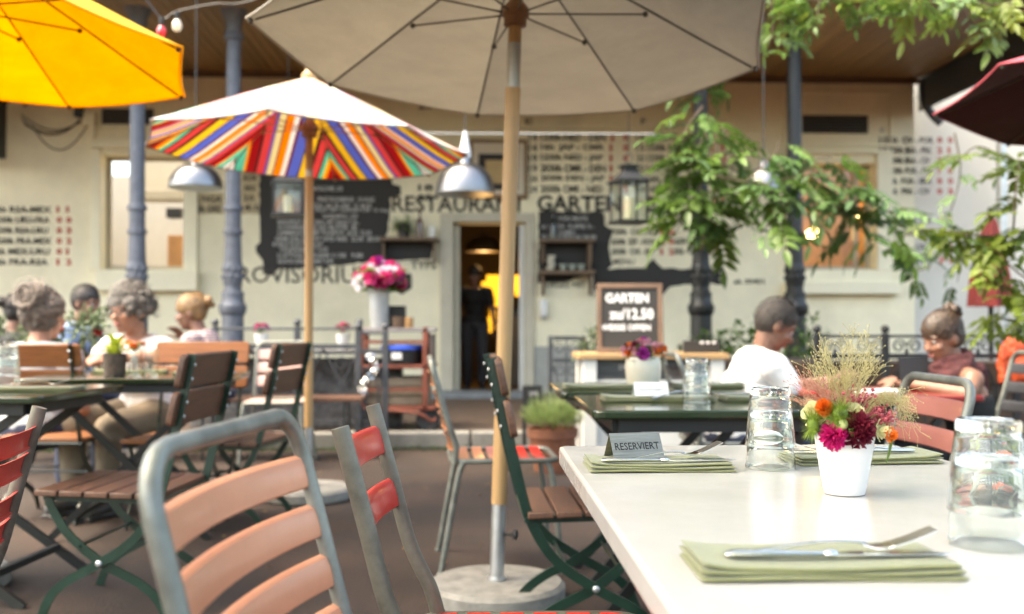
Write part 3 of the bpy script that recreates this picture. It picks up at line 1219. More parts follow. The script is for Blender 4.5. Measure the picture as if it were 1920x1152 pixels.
def steel_chair(label, slat_mat, kind='loop', nb=4, seat_mats=None, tube=None, slat_h=.053, pitch=.092, dz=0., r=.0125):
    """steel tube chair; kind 'loop' = rounded top bar, 'open' = two posts with open ends"""
    t = thing('steel_tube_chair', label, 'chair', (0, 0, 0), 0, 'steel tube garden chairs with coloured slats')
    tm = tube or m_steel
    hw = .195
    pr = lambda z: -.19 - max(0, z - .46) * .27           # recline of the back posts
    if kind == 'loop':
        pts = [(-.20, -hw, .435), (-.192, -hw, .50), (pr(.64), -hw, .64), (pr(.76 + dz), -hw, .76 + dz)]
        cz, cr = .785 + dz, .055
        for i in range(7):
            a = PI / 2 * i / 6
            z = cz + cr * math.sin(a)
            pts.append((pr(z), -hw + cr - cr * math.cos(a), z))
        left = [(x, -y, z) for x, y, z in pts][::-1]
        q = MB()
        q.tube(pts + left, r, 12)
        q.obj('back_frame', tm, t)
    else:
        for s in (-1, 1):
            q = MB()
            pts = smooth_path([(-.17, s * hw, .45), (-.185, s * hw, .50), (pr(.58), s * hw, .58), (pr(.70), s * hw, .70), (pr(.84), s * hw, .84)], 4)
            n_ = 12
            sec = [(math.cos(2 * PI * i / n_) * .0138, math.sin(2 * PI * i / n_) * .0105) for i in range(n_)]
            q.sweep(pts, sec, ref=(0, 1, 0))
            q.obj('back_post', tm, t)
    for s in (-1, 1):
        q = MB()
        q.tube(smooth_path([(-.165, s * (hw + .004), .44), (-.19, s * (hw + .006), .36), (-.255, s * (hw + .02), .0)], 5), r, 10)
        q.ball((-.255, s * (hw + .02), .006), .0145, 8, 6)
        q.obj('leg', tm, t)
        q = MB()
        q.tube(smooth_path([(.165, s * (hw - .004), .435), (.19, s * (hw + .0), .36), (.225, s * (hw + .015), .0)], 5), r, 10)
        q.ball((.225, s * (hw + .015), .006), .0145, 8, 6)
        q.obj('leg', tm, t)
    # seat loop
    q = MB()
    pts = []
    for (cx, cy, a0) in ((.15, hw - .06, 0), (-.15, hw - .06, 90), (-.15, -hw + .06, 180), (.15, -hw + .06, 270)):
        for k in range(6):
            a = R(a0 + k * 18)
            pts.append((cx + .06 * math.cos(a), cy + .06 * math.sin(a), .442))
    q.tube(pts, .011, 10, closed=True)
    q.obj('seat_frame', tm, t)
    # back slats: curved pressed strips with rolled edges
    for k in range(nb):
        q = MB()
        zc = .757 + dz - (slat_h - .062) * .5 - k * pitch
        if kind == 'open':
            zc = (.775 - k * .098) if nb == 2 else .787 - (0, .048, .118, .166)[k]
        n_ = 12
        vs = []
        for i in range(n_ + 1):
            u = -1 + 2 * i / n_
            y = u * (hw - .006)
            dx = -.022 * (1 - u * u)
            row = []
            for (ez, o_) in ((-.5, -.004), (-.42, .0015), (-.2, .003), (.2, .003), (.42, .0015), (.5, -.004)):
                z = zc + ez * slat_h
                row.append((pr(z) + dx + o_, y, z))
            vs += row + [(x - .0035, y_, z_) for x, y_, z_ in row[::-1]]
        fs = []
        m_ = 12
        for i in range(n_):
            for j in range(m_):
                j2 = (j + 1) % m_
                fs.append((i * m_ + j, i * m_ + j2, (i + 1) * m_ + j2, (i + 1) * m_ + j))
        fs += [tuple(range(m_)), tuple(n_ * m_ + j for j in range(m_))[::-1]]
        q.add(vs, fs)
        q.obj('back_slat', slat_mat[k % len(slat_mat)], t)
    # seat slats
    sh = {}
    sm_ = seat_mats or slat_mat
    for k in range(6):
        key = sm_[k % len(sm_)].name
        if key not in sh:
            q = MB()
            n_ = 8
            vs = []
            for i in range(n_ + 1):
                u = -1 + 2 * i / n_
                y, z = u * (hw - .004), -.016 * (1 - u * u)
                vs += [(-.0215, y, z), (.0215, y, z), (.0215, y, z - .004), (-.0215, y, z - .004)]
            fs = [(i * 4 + j, i * 4 + (j + 1) % 4, i * 4 + 4 + (j + 1) % 4, i * 4 + 4 + j) for i in range(n_) for j in range(4)] + [(3, 2, 1, 0), (n_ * 4, n_ * 4 + 1, n_ * 4 + 2, n_ * 4 + 3)]
            q.add(vs, fs)
            sh[key] = q.mesh('seat_slat', sm_[k % len(sm_)])
        link('seat_slat', sh[key], t, (-.155 + k * .062, 0, .452), None)
    return t


m_peach = mat('peach_enamel', (.60, .25, .135), .38, var=.14, vs=4, bump=.05, bs=40, coat=.25)
m_redsl = mat('red_enamel', (.52, .022, .014), .32, var=.2, vs=5, bump=.05, bs=40, coat=.35)
m_pink = mat('dusty_pink_enamel', (.34, .125, .10), .45, var=.16, vs=5, coat=.15)
m_palep = mat('pale_pink_enamel', (.66, .42, .36), .5, var=.18, vs=5)
m_rust = mat('rust_brown_enamel', (.30, .12, .05), .5, var=.35, vs=12)
m_blsl = mat('charcoal_enamel', (.03, .03, .035), .45)
ch = steel_chair('large steel tube chair with peach coloured slats in the near left corner', [m_peach], nb=6, slat_h=.040, pitch=.060, dz=.045, r=.0102)
place(ch, .049, 1.005, -9)
ch = steel_chair('steel chair with red back slats and open tube ends, tucked under the white table', [m_redsl], 'open', 2, tube=m_steeldk)
place(ch, .103, 1.68, -1.5)
ch = steel_chair('steel chair with paired narrow red slats, cut off by the left edge', [m_redsl], 'open', 4, tube=m_steeldk, slat_h=.040)
place(ch, -1.075, 1.655, 182)
ch = steel_chair('worn steel chair with brown back slats and a pink and red striped seat', [m_rust], 'loop', 4, [m_peach, m_peach, m_pink, m_redsl, m_redsl, m_redsl], pitch=.085)
place(ch, .125, 4.13, 3)
ch = steel_chair('steel chair with dusty pink slats behind the flowers on the right', [m_pink], 'loop', 5, slat_h=.054, pitch=.078)
place(ch, .975, 2.655, 180)
ch = steel_chair('faded pale pink chair standing at the iron railing behind the striped parasol', [m_palep], 'loop', 3, slat_h=.07)
place(ch, P(520, 660, 6.9).x, 6.9, -90)
ch = steel_chair('steel chair with charcoal slats under the man in the white shirt', [m_blsl], 'loop', 4)
place(ch, 1.22, 4.62, 0)
ch = steel_chair('steel chair with charcoal slats under the woman with the scarf', [m_blsl], 'loop', 4)
place(ch, 2.40, 4.66, 178)


# ================================================================== TABLES
def fold_table(label, x, y, rz, L, Wd, h, top, legm, group='folding garden tables'):
    t = thing('folding_table', label, 'table', (x, y, 0), R(rz), group)
    q = MB()
    rr = .035
    pts = []
    for (cx, cy, a0) in ((L / 2 - rr, Wd / 2 - rr, 0), (-L / 2 + rr, Wd / 2 - rr, 90), (-L / 2 + rr, -Wd / 2 + rr, 180), (L / 2 - rr, -Wd / 2 + rr, 270)):
        for k in range(5):
            a = R(a0 + k * 22.5)
            pts.append((cx + rr * math.cos(a), cy + rr * math.sin(a)))
    q.prism(pts, h - .026, h)
    q.obj('tabletop', top, t, .006)
    q = MB()
    for s in (-1, 1):
        q.box((0, s * (Wd / 2 - .06), h - .048), (L - .16, .03, .04))
        q.box((s * (L / 2 - .08), 0, h - .048), (.03, Wd - .15, .04))
    q.obj('apron', legm, t)
    for s in (-1, 1):
        y_ = s * (Wd / 2 - .09)
        q = MB()
        q.bar([(-L / 2 + .12, y_, h - .06), (L / 2 - .10, y_, 0)], .032, .02, (0, 1, 0))
        q.obj('leg', legm, t)
        q = MB()
        q.bar([(L / 2 - .12, y_ - s * .022, h - .06), (-L / 2 + .10, y_ - s * .022, 0)], .032, .02, (0, 1, 0))
        q.obj('leg', legm, t)
    for sx in (-1, 1):
        q = MB()
        q.box((sx * (L / 2 - .22), 0, .11), (.025, Wd - .24, .025))
        q.obj('stretcher', legm, t)
    return t


m_gtop = mat('green_table_enamel', (.014, .030, .012), .16, var=.2, vs=5, coat=.6)
m_gleg = mat('table_leg_enamel', (.010, .012, .011), .45, var=.3)
m_redtop = mat('red_table_enamel', (.17, .010, .009), .3, var=.2, vs=5, coat=.4)
fold_table('dark green folding table in front of the grey haired woman, nearest on the left', -2.02, 3.82, -6, 1.2, .66, .74, m_gtop, m_gleg)
fold_table('dark green table with potted plant and tall glasses, before the woman in glasses', -1.56, 4.80, 3, .92, .62, .74, m_gtop, m_gleg)
fold_table('dark green folding table just beyond the white table, set with napkins and a tall glass', .74, 3.14, 0, .78, .60, .74, m_gtop, m_gleg)
fold_table('dark green folding table further back, carrying the beige flower pot', .74, 3.84, 0, .84, .58, .74, m_gtop, m_gleg)
fold_table('red table between the man in white and the woman with the scarf', 1.90, 4.62, 0, .74, .66, .665, m_redtop, m_gleg)

# white table
wt = thing('white_table', 'long glossy white table laid with green napkins and flowers', 'table', (.5325, 1.32, 0))
m_wtop = mat('glossy_cream_laminate', (.49, .475, .45), .20, var=.04, vs=6, bump=.02, bs=14, coat=.3)
q = MB()
L2, W2, rr = .735, .3525, .022
pts = []
for (cx, cy, a0) in ((W2 - rr, L2 - rr, 0), (-W2 + rr, L2 - rr, 90), (-W2 + rr, -L2 + rr, 180), (W2 - rr, -L2 + rr, 270)):
    for k in range(7):
        a = R(a0 + k * 15)
        pts.append((cx + rr * math.cos(a), cy + rr * math.sin(a)))
q.prism(pts, .703, .74)
q.obj('tabletop', m_wtop, wt, .006, segs=3)
for s in (-1, 1):
    for sx in (-1, 1):
        q = MB()
        q.bar([(sx * .26, s * .52, .70), (sx * .26 + .0, s * .52, .68), (-sx * .25, s * .52 + sx * .024, .0)], .034, .02, (0, 1, 0))
        q.obj('leg', m_gleg, wt)
    q = MB()
    q.box((0, s * .52, .685), (.60, .05, .03))
    q.obj('crossbar', m_gleg, wt)
q = MB()
q.box((0, 0, .66), (.03, 1.0, .03))
q.obj('stretcher', m_gleg, wt)


# ================================================================== TABLEWARE
def napkin(label, x, y, z, L, Wd, rz, group, mat_=m_linen, roll=False):
    """folded napkin: stacked layers with a rounded fold at one end"""
    t = thing('napkin', label, 'napkin', (x, y, z), R(rz), group)
    rn = random.Random(int(x * 1000) + int(y * 977))
    lay, th, n_, m_ = 3, .0048, 22, 14
    for k in range(lay):
        q = MB()
        z0 = k * th * .98
        ins = .0018 * k + rn.uniform(-.001, .001)
        off = rn.uniform(-.0025, .0025)
        vs = []
        for i in range(n_ + 1):
            u = .5 - .5 * math.cos(PI * i / n_)
            xx = -L / 2 + ins * .6 + (L - 1.6 * ins) * u
            e_ = min(1, (min(u, 1 - u) * L / .006)) ** .5            # rounded ends
            hw = (Wd / 2 - ins * .5) * (.985 + .015 * e_) + .0012 * math.sin(u * 8 + k * 1.7)
            lift = .0012 * math.sin(u * 6 + k) + (.0022 * k * max(0, 1 - u * 7) ** 2)
            for j in range(m_):
                a = 2 * PI * j / m_
                cx_, cz_ = math.cos(a), math.sin(a)
                yy = hw * math.copysign(abs(cx_) ** .22, cx_)
                zz = .5 + .5 * math.copysign(abs(cz_) ** .5, cz_) * (.25 + .75 * e_)
                vs.append((xx, yy + off, z0 + lift + zz * th))
        fs = [(i * m_ + j, (i + 1) * m_ + j, (i + 1) * m_ + (j + 1) % m_, i * m_ + (j + 1) % m_) for i in range(n_) for j in range(m_)]
        fs += [tuple(range(m_)), tuple(n_ * m_ + j for j in range(m_))[::-1]]
        q.add(vs, fs)
        q.obj('fold', mat_, t)
    return t


def knife(label, x, y, z, rz, s=1.0, group='knives laid on the napkins', m=m_silver):
    t = thing('knife', label, 'knife', (x, y, z), R(rz), group)
    t.scale = (s, s, s)
    q = MB()
    pts = [(-.115, 0, .0045), (-.105, 0, .0048), (-.06, 0, .0045), (-.02, 0, .004), (-.008, 0, .0035)]
    q.sweep(pts, [(.5 * math.cos(a), .22 * math.sin(a)) for a in [2 * PI * i / 12 for i in range(12)]], ref=(0, 0, 1), scl=[.010, .018, .015, .013, .010])
    q.ball((-.006, 0, .0042), (.009, .0075, .0042), 10, 8)
    q.obj('handle', m, t)
    q = MB()
    top = [(0, .0045), (.02, .0085), (.06, .010), (.095, .0085), (.112, .002), (.118, -.004), (.1, -.0065), (.05, -.0072), (0, -.0045)]
    q.prism(top, .0028, .0046)
    q.obj('blade', m, t, .0006)
    return t


def fork(label, x, y, z, rz, s=1.0, pitch=0., group='forks laid on the napkins'):
    t = thing('fork', label, 'fork', (x, y, z), R(rz), group)
    t.rotation_euler = (0, R(pitch), R(rz))
    t.scale = (s, s, s)
    q = MB()
    pts = smooth_path([(-.10, 0, .004), (-.085, 0, .004), (-.04, 0, .0085), (0, 0, .012), (.03, 0, .010), (.042, 0, .008)], 4)
    n_ = len(pts)
    q.sweep(pts, [(.5 * math.cos(a), .16 * math.sin(a)) for a in [2 * PI * i / 10 for i in range(10)]], ref=(0, 0, 1), scl=[.010 + .008 * max(0, 1 - abs(i / n_ - .12) * 5) - .003 * (i / n_) for i in range(n_)])
    q.obj('handle', m_silver, t)
    q = MB()
    f_ = [(.038, .003), (.050, .0105), (.060, .0125), (.068, .0125)]
    vs, fs = [], []
    prof = [(.038, .0078), (.05, .0045), (.06, .0045), (.07, .0065)]
    for (xx, hw), (_, zz) in zip(f_, prof):
        vs += [(xx, hw, zz), (xx, -hw, zz), (xx, -hw, zz - .0018), (xx, hw, zz - .0018)]
    fs = [(i * 4 + j, i * 4 + (j + 1) % 4, i * 4 + 4 + (j + 1) % 4, i * 4 + 4 + j) for i in range(3) for j in range(4)] + [(0, 1, 2, 3), (15, 14, 13, 12)]
    q.add(vs, fs)
    q.obj('neck', m_silver, t, .0005)
    tm = MB()
    tm.bar(smooth_path([(.067, 0, .0052), (.085, 0, .010), (.105, 0, .017), (.112, 0, .0195)], 3), .0042, .0016, (0, 0, 1))
    tme = tm.mesh('tine', m_silver)
    for i in range(4):
        link('tine', tme, t, (0, -.0102 + i * .0068, 0))
    return t


def tumbler(t, z, rm=.0435, rb=.034, h=.102):
    """inverted straight tumbler: mouth at z, thick bottom on top; one closed glass body"""
    q = MB()
    w_ = .0016
    prof = [(rm, .0008), (rm - .0003, .0), (rm - w_, 0), (rm - w_, .001), (rb - w_ + .003, h - .022), (rb - w_ - .001, h - .013), (.001, h - .012), (.001, h - .001), (rb - .006, h - .0015), (rb - .0015, h), (rb, h - .003), (rb + .0025, h * .72), (rm - .001, h * .12)]
    prof = [(max(r, .0008), zz + z) for r, zz in prof]
    q.lathe(prof, 40, cap=False, closed=True)
    q.obj('tumbler', m_glass, t)


def glass_stack(label, x, y, z, n_=2, s=1.0):
    t = thing('glass_stack', label, 'drinking glasses', (x, y, z + .0006), 0, 'upturned glasses stacked in pairs')
    t.scale = (s, s, s)
    for k in range(n_):
        tumbler(t, k * .038)
    return t


TZ = .7405
# front setting
napkin('folded green napkin nearest the camera, with knife and fork on it', .362, 1.032, TZ, .268, .115, -.5, 'folded green napkins')
knife('knife on the nearest green napkin, beside the bent looking fork', .375, 1.012, TZ + .0152, -1)
fork('fork crossing the knife on the nearest green napkin', .372, 1.034, TZ + .0152, -7, 1.0, -4)
napkin('folded green napkin at the far left corner under the steel sign', .327, 1.742, TZ, .25, .12, 0, 'folded green napkins')
knife('knife on the napkin beside the steel reserved sign', .338, 1.70, TZ + .0152, 1)
fork('fork with raised tines on the napkin behind the steel reserved sign', .335, 1.735, TZ + .0152, 12, 1.0, -4)
napkin('folded green napkin behind the white flower pot', .715, 1.815, TZ, .27, .12, 184, 'folded green napkins')
knife('dark reflecting knife on the napkin behind the white flower pot', .70, 1.80, TZ + .0152, 183)
fork('fork beside the knife on the napkin behind the white flower pot', .70, 1.838, TZ + .0152, 178, 1.0, 0)
p = G(1443, 877, .74)
glass_stack('two upturned glasses stacked beside the white flower pot', p.x, p.y - .005, TZ)
glass_stack('two upturned glasses stacked in the near right corner', .597, 1.128, TZ, 2, 1.03)

# steel tent sign
sg = thing('reserved_sign', 'small steel tent sign reading RESERVIERT on the white table', 'table sign', (.292, 1.775, TZ + .0148), R(13))
m_brush = mat('brushed_steel_plate', (.34, .33, .29), .38, .85, var=.3, vs=7, stretch=(2, 30, 30))
q = MB()
hs, dp_, ht, ln = .0012, .026, .043, .096
for s in (-1, 1):
    a, c = V((0, s * dp_, 0)), V((0, 0, ht))
    nn = V((0, s * ht, dp_)).normalized() * hs
    q.add([V((x, 0, 0)) + p_ for x in (-ln / 2, ln / 2) for p_ in (a, c, c - nn, a - nn)], [(0, 4, 5, 1), (1, 5, 6, 2), (2, 6, 7, 3), (3, 7, 4, 0), (0, 1, 2, 3), (7, 6, 5, 4)])
q.obj('plate', m_brush, sg)
e = V((0, dp_, ht)).normalized()
nn = V((0, -ht, dp_)).normalized() * .0006
lettering('RESERVIERT', V((-.042, -dp_, 0)) + e * .017 + nn, (.084, 0, 0), e * .014, m_black, sg, 'sign_lettering', .01)

# white ceramic pot with ribs
pot = thing('flower_pot', 'small white ribbed ceramic pot holding the flowers on the white table', 'flower pot', (.558, 1.47, TZ))
q = MB()
prof = [(.024, 0), (.029, .001), (.0300, .004)]
for i in range(16):
    u = i / 15
    prof.append((.0302 + .0132 * u ** .9 + .0004 * math.sin(i * 2.2), .006 + .078 * u))
prof += [(.0438, .0865), (.0425, .0872), (.041, .085), (.030, .012), (.001, .01)]
q.lathe(prof, 48)
q.obj('body', mat('white_ceramic', (.64, .63, .60), .35, var=.04, vs=8, bump=.05, bs=30, coat=.2), pot)
q = MB()
q.lathe([(.001, .07), (.0398, .07)], 24, cap=False)
q.obj('soil', mat('dark_soil', (.03, .022, .015), .95), pot)
# ================================================================== BOUQUET ON THE WHITE TABLE
bq = thing('bouquet', 'loose bouquet of carnations, roses and airy grasses in the white pot', 'flowers', (.558, 1.47, TZ + .07))
PX = 1 / 1270.                              # metres per photo pixel at the bouquet


def bp(px, py, dy=0.):
    """local point in the bouquet from the photo position"""
    p = P(px, py, 1.47 + dy)
    return p - V((.558, 1.47, TZ + .07))


m_magenta = mat('magenta_petal', (.72, .02, .22), .55, var=.3, vs=60, trans=.25)
m_crimson = mat('crimson_petal', (.16, .004, .02), .6, var=.4, vs=60, trans=.1)
m_creamp = mat('cream_petal', (.78, .74, .40), .55, var=.12, vs=40, trans=.25)
m_orange = mat('orange_petal', (.85, .20, .02), .55, var=.3, vs=60, trans=.2)
m_lime = mat('lime_fluff', (.20, .29, .03), .6, var=.5, vs=60, trans=.2)
m_pinkt = mat('pink_bud', (.62, .12, .14), .6, var=.3, vs=60, trans=.2)
m_straw = mat('straw_grass', (.62, .54, .26), .6, var=.3, vs=30, trans=.3)
m_pinkgr = mat('pinkish_grass', (.62, .30, .20), .6, var=.3, vs=30, trans=.3)
rb_ = random.Random(11)


def petal(q, c, M, l, w_, curl, ruff, rnd):
    """one ruffled petal growing from c along local +X, facing +Z"""
    vs = []
    n_, k_ = 4, 6
    for i in range(n_ + 1):
        u = i / n_
        hw = w_ * (u ** .6) * (1 - .25 * u * u) * .5 + .0005
        for j in range(k_ + 1):
            v = -1 + 2 * j / k_
            z = curl * u * u * l + ruff * u * u * math.sin(v * 5 + rnd) - .12 * hw * v * v
            x = l * u * (1 - .12 * v * v) + ruff * .6 * u * math.cos(v * 7 + rnd)
            vs.append(V(c) + M @ V((x, hw * v, z)))
    fs = [(i * (k_ + 1) + j, (i + 1) * (k_ + 1) + j, (i + 1) * (k_ + 1) + j + 1, i * (k_ + 1) + j + 1) for i in range(n_) for j in range(k_)]
    q.add(vs, fs)


def dir_matrix(d, roll=0.):
    z = V(d).normalized()
    a, b_ = frame_of(z)
    M = Matrix((a, b_, z)).transposed()
    return M @ Matrix.Rotation(roll, 3, 'Z')


def flower(name, c, d, r, m, layers, ruff=.1, open_=.3, parent=bq, seed=0):
    q = MB()
    M0 = dir_matrix(d)
    rr_ = random.Random(seed)
    for li, cnt in enumerate(layers):
        f = li / max(1, len(layers) - 1)
        tilt = R(10 + 70 * f) if len(layers) > 1 else R(30)
        for k in range(cnt):
            a = 2 * PI * k / cnt + li * .7 + rr_.uniform(-.2, .2)
            M = M0 @ Matrix.Rotation(a, 3, 'Z') @ Matrix.Rotation(-tilt + rr_.uniform(-.15, .15), 3, 'Y')
            petal(q, V(c) - V(d).normalized() * (r * .35 * (1 - f)), M, r * (1.05 - .25 * f), r * (.95 - .35 * f), open_ * (.4 + .6 * f), r * ruff, rr_.uniform(0, 6))
    return q.obj(name, m, parent)


def fluff(name, c, r, m, cnt=420, seed=1, squash=(1, 1, 1), parent=bq):
    q = MB()
    rr_ = random.Random(seed)
    q.ball(c, (r * .4 * squash[0], r * .4 * squash[1], r * .4 * squash[2]), 12, 8)
    for i in range(cnt):
        d = V((rr_.gauss(0, 1), rr_.gauss(0, 1), rr_.gauss(0, 1))).normalized()
        a, _ = frame_of(d)
        a = a * (r * .022)
        l = r * rr_.uniform(.9, 1.08)
        s_ = V((d.x * squash[0], d.y * squash[1], d.z * squash[2]))
        tip = V(c) + s_ * l + V((rr_.uniform(-1, 1), rr_.uniform(-1, 1), rr_.uniform(-1, 1))) * r * .1
        q.add([V(c) + s_ * r * .3 - a, V(c) + s_ * r * .3 + a, tip], [(0, 1, 2)])
    return q.obj(name, m, parent)


tag(flower('carnation', bp(1566, 818, -.038), (-.15, -1, -.1), .023, m_magenta, [9, 9, 8, 6, 4], .16, .3, seed=3), 'magenta frilled carnation hanging over the pot rim')
tag(flower('carnation', bp(1607, 806, -.042), (.1, -1, .1), .029, m_crimson, [10, 10, 9, 7, 5], .16, .3, seed=5), 'deep crimson carnation')
flower('rose', bp(1528, 776, -.005), (-.6, -.7, .4), .022, m_creamp, [5, 5, 4, 3], .04, .5, seed=7)
flower('rose', bp(1601, 777, -.02), (.2, -.8, .5), .020, m_creamp, [5, 5, 4, 3], .04, .5, seed=9)
flower('rose', bp(1652, 808, -.02), (.7, -.6, -.1), .018, m_creamp, [5, 4, 3], .05, .4, seed=10)
flower('marigold', bp(1546, 764, -.03), (-.1, -1, .2), .0135, m_orange, [12, 11, 10, 8, 5], .08, .25, seed=13)
flower('marigold', bp(1671, 816, -.03), (.4, -.9, -.1), .012, m_orange, [7, 6, 4], .08, .25, seed=15)
fluff('green_trick_pompon', bp(1575, 776, -.04), .027, m_lime, 520, 2, (1.1, .9, 1))
fluff('green_trick_pompon', bp(1524, 798, -.025), .022, m_lime, 420, 3, (1, 1, 1.45))
q = MB()
q.ball(bp(1580, 796, -.045), (.0075, .0075, .009), 12, 8)
q.obj('bud', mat('pale_green_bud', (.42, .45, .16), .5, var=.15), bq)
# clusters of small pink florets
q = MB()
for (cx, cy, sp, cnt) in ((1603, 745, 16, 46), (1592, 757, 10, 26), (1655, 790, 22, 70), (1640, 770, 20, 40), (1672, 783, 14, 30)):
    for i in range(cnt):
        c = bp(cx + rb_.gauss(0, sp * .6), cy + rb_.gauss(0, sp * .55), rb_.gauss(.0, .012))
        q.ball(c, rb_.uniform(.0014, .0034), 6, 4)
        if i % 2 == 0:
            q.tube([c, c.lerp(V((0, 0, .02)), .35)], .0004, 3)
q.obj('floret_spray', m_pinkt, bq)
# leaves hanging at the side and filling in
q = MB()


def blade_leaf(q, pts, w_, up=None):
    pts = smooth_path(pts, 4)
    n_ = len(pts)
    vs = []
    for i, p_ in enumerate(pts):
        t = (pts[min(i + 1, n_ - 1)] - pts[max(0, i - 1)]).normalized()
        a, b_ = frame_of(t)
        hw = w_ * .5 * math.sin(PI * min(1, (i + .35) / n_)) ** .8
        vs += [p_ - a * hw + b_ * hw * .25, p_, p_ + a * hw + b_ * hw * .25]
    q.add(vs, [(i * 3 + j, i * 3 + j + 1, i * 3 + 4 + j, i * 3 + 3 + j) for i in range(n_ - 1) for j in range(2)])


blade_leaf(q, [bp(1640, 800, -.01), bp(1668, 812, -.02), bp(1667, 842, -.022), bp(1661, 868, -.02)], .011)
blade_leaf(q, [bp(1635, 800, -.01), bp(1665, 795, -.02), bp(1690, 803, -.02)], .008)
blade_leaf(q, [bp(1560, 800, 0), bp(1520, 790, -.02), bp(1506, 770, -.02)], .012)
for i in range(26):
    a = rb_.uniform(0, 2 * PI)
    r0 = rb_.uniform(.01, .03)
    r1 = rb_.uniform(.035, .058)
    blade_leaf(q, [V((r0 * math.cos(a), r0 * math.sin(a), .01)), V((r1 * .8 * math.cos(a), r1 * .8 * math.sin(a), rb_.uniform(.03, .05))), V((r1 * math.cos(a), r1 * math.sin(a), rb_.uniform(.015, .06)))], rb_.uniform(.008, .014))
q.obj('leaf', m_gstem and mat('bouquet_leaf', (.16, .25, .05), .5, var=.3, vs=30, trans=.3), bq)


def grass_spray(m, tips, seeds, jitter, seed, base=None):
    rr_ = random.Random(seed)
    q = MB()
    for (tx_, ty_, cnt) in tips:
        for i in range(cnt):
            tip = bp(tx_ + rr_.gauss(0, jitter), ty_ + rr_.gauss(0, jitter), rr_.uniform(-.05, .05))
            b0 = base or V((rr_.uniform(-.012, .012), rr_.uniform(-.012, .012), .0))
            mid = b0.lerp(tip, .5) + V(((tip.x - b0.x) * -.16, 0, .012))
            pts = smooth_path([b0, mid, tip], 5)
            q.tube(pts, [.0007 * (1 - .7 * k / len(pts)) for k in range(len(pts))], 3)
            # side branchlets ending in seeds
            for k in range(seeds):
                u = rr_.uniform(.5, 1)
                p0 = pts[min(len(pts) - 1, int(u * (len(pts) - 1)))]
                ax = (tip - b0).normalized()
                d = (ax + V((rr_.gauss(0, .45), rr_.gauss(0, .45), rr_.gauss(0, .35)))).normalized()
                e_ = p0 + d * rr_.uniform(.01, .03)
                q.tube([p0, p0.lerp(e_, .5) + V((0, 0, .001)), e_], .00028, 3)
                q.ball(e_, (.0009, .0009, .0016), 5, 4, M=dir_matrix(d))
    return q


q = grass_spray(m_straw, [(1526, 668, 5), (1542, 650, 4), (1514, 700, 4), (1555, 690, 4), (1586, 645, 5), (1612, 632, 6), (1640, 648, 5), (1652, 680, 4), (1600, 690, 4), (1572, 668, 3), (1632, 705, 3)], 11, 11, 21)
tag(q.obj('grass_spray', m_straw, bq), kind='stuff')
q = grass_spray(m_pinkgr, [(1500, 715, 6), (1512, 735, 6), (1492, 735, 4), (1530, 725, 5)], 12, 9, 22)
tag(q.obj('grass_spray', m_pinkgr, bq), kind='stuff')
# drooping spray on the right
rr_ = random.Random(5)
q = MB()
for i in range(34):
    y0 = rr_.gauss(0, .018)
    e_ = bp(1700 + rr_.gauss(0, 16), 775 + rr_.gauss(0, 22), y0)
    pts = smooth_path([V((.01, 0, .02)), bp(1640 + rr_.gauss(0, 5), 752 + rr_.gauss(0, 7), y0 * .6), bp(1680 + rr_.gauss(0, 7), 748 + rr_.gauss(0, 8), y0 * .8), e_], 5)
    q.tube(pts, .0004, 3)
    for k in range(9):
        p0 = pts[rr_.randrange(6, len(pts))]
        e2 = p0 + V((rr_.uniform(-.004, .014), rr_.gauss(0, .006), rr_.gauss(-.004, .007)))
        q.tube([p0, e2], .00025, 3)
        q.ball(e2, (.0007, .0007, .0014), 5, 4)
tag(q.obj('grass_spray', m_straw, bq), kind='stuff')
q = MB()
for i in range(22):
    a = 2 * PI * i / 22
    e_ = V((rb_.uniform(-.03, .03), rb_.uniform(-.03, .02), rb_.uniform(.03, .06)))
    q.tube([V((.015 * math.cos(a), .015 * math.sin(a), -.03)), e_ * .6, e_], .0011, 5)
q.obj('stem', m_gstem, bq)


# ================================================================== THINGS ON THE GREEN TABLES
def simple_posy(label, c, r, cols, n_, parent_thing='posy', cat='flowers', leafy=True, seed=1, flat=.7):
    t = thing(parent_thing, label, cat, c)
    rr_ = random.Random(seed)
    for k in range(n_):
        d = V((rr_.gauss(0, 1), rr_.gauss(0, 1), abs(rr_.gauss(0, .8)) + .15)).normalized()
        p_ = V((d.x * r * rr_.uniform(.6, 1), d.y * r * rr_.uniform(.6, 1), d.z * r * flat * rr_.uniform(.75, 1.1)))
        flower('flower', p_, d, r * rr_.uniform(.2, .32), cols[k % len(cols)], [6, 5, 3], .12, .3, t, seed * 31 + k)
    q = MB()
    for k in range(int(n_ * 3)):
        a = rr_.uniform(0, 2 * PI)
        r1 = r * rr_.uniform(.5, 1.1)
        z1 = r * rr_.uniform(-.25, .6)
        blade_leaf(q, [V((0, 0, -r * .3)), V((r1 * .6 * math.cos(a), r1 * .6 * math.sin(a), z1 * .8)), V((r1 * math.cos(a), r1 * math.sin(a), z1))], r * rr_.uniform(.15, .28))
    q.obj('leaf', m_leafg if not leafy else m_leaf, t)
    return t


m_purple = mat('purple_petal', (.35, .02, .25), .6, var=.3, vs=50, trans=.2)
m_lightpink = mat('light_pink_petal', (.70, .35, .40), .6, var=.2, vs=50, trans=.2)
m_rose = mat('hot_pink_petal', (.68, .03, .20), .6, var=.3, vs=40, trans=.25)
m_whitep = mat('white_petal', (.78, .72, .76), .6, var=.1, vs=40, trans=.25)
m_cream = mat('cream_glaze', (.62, .57, .45), .35, var=.08, vs=6, coat=.3)
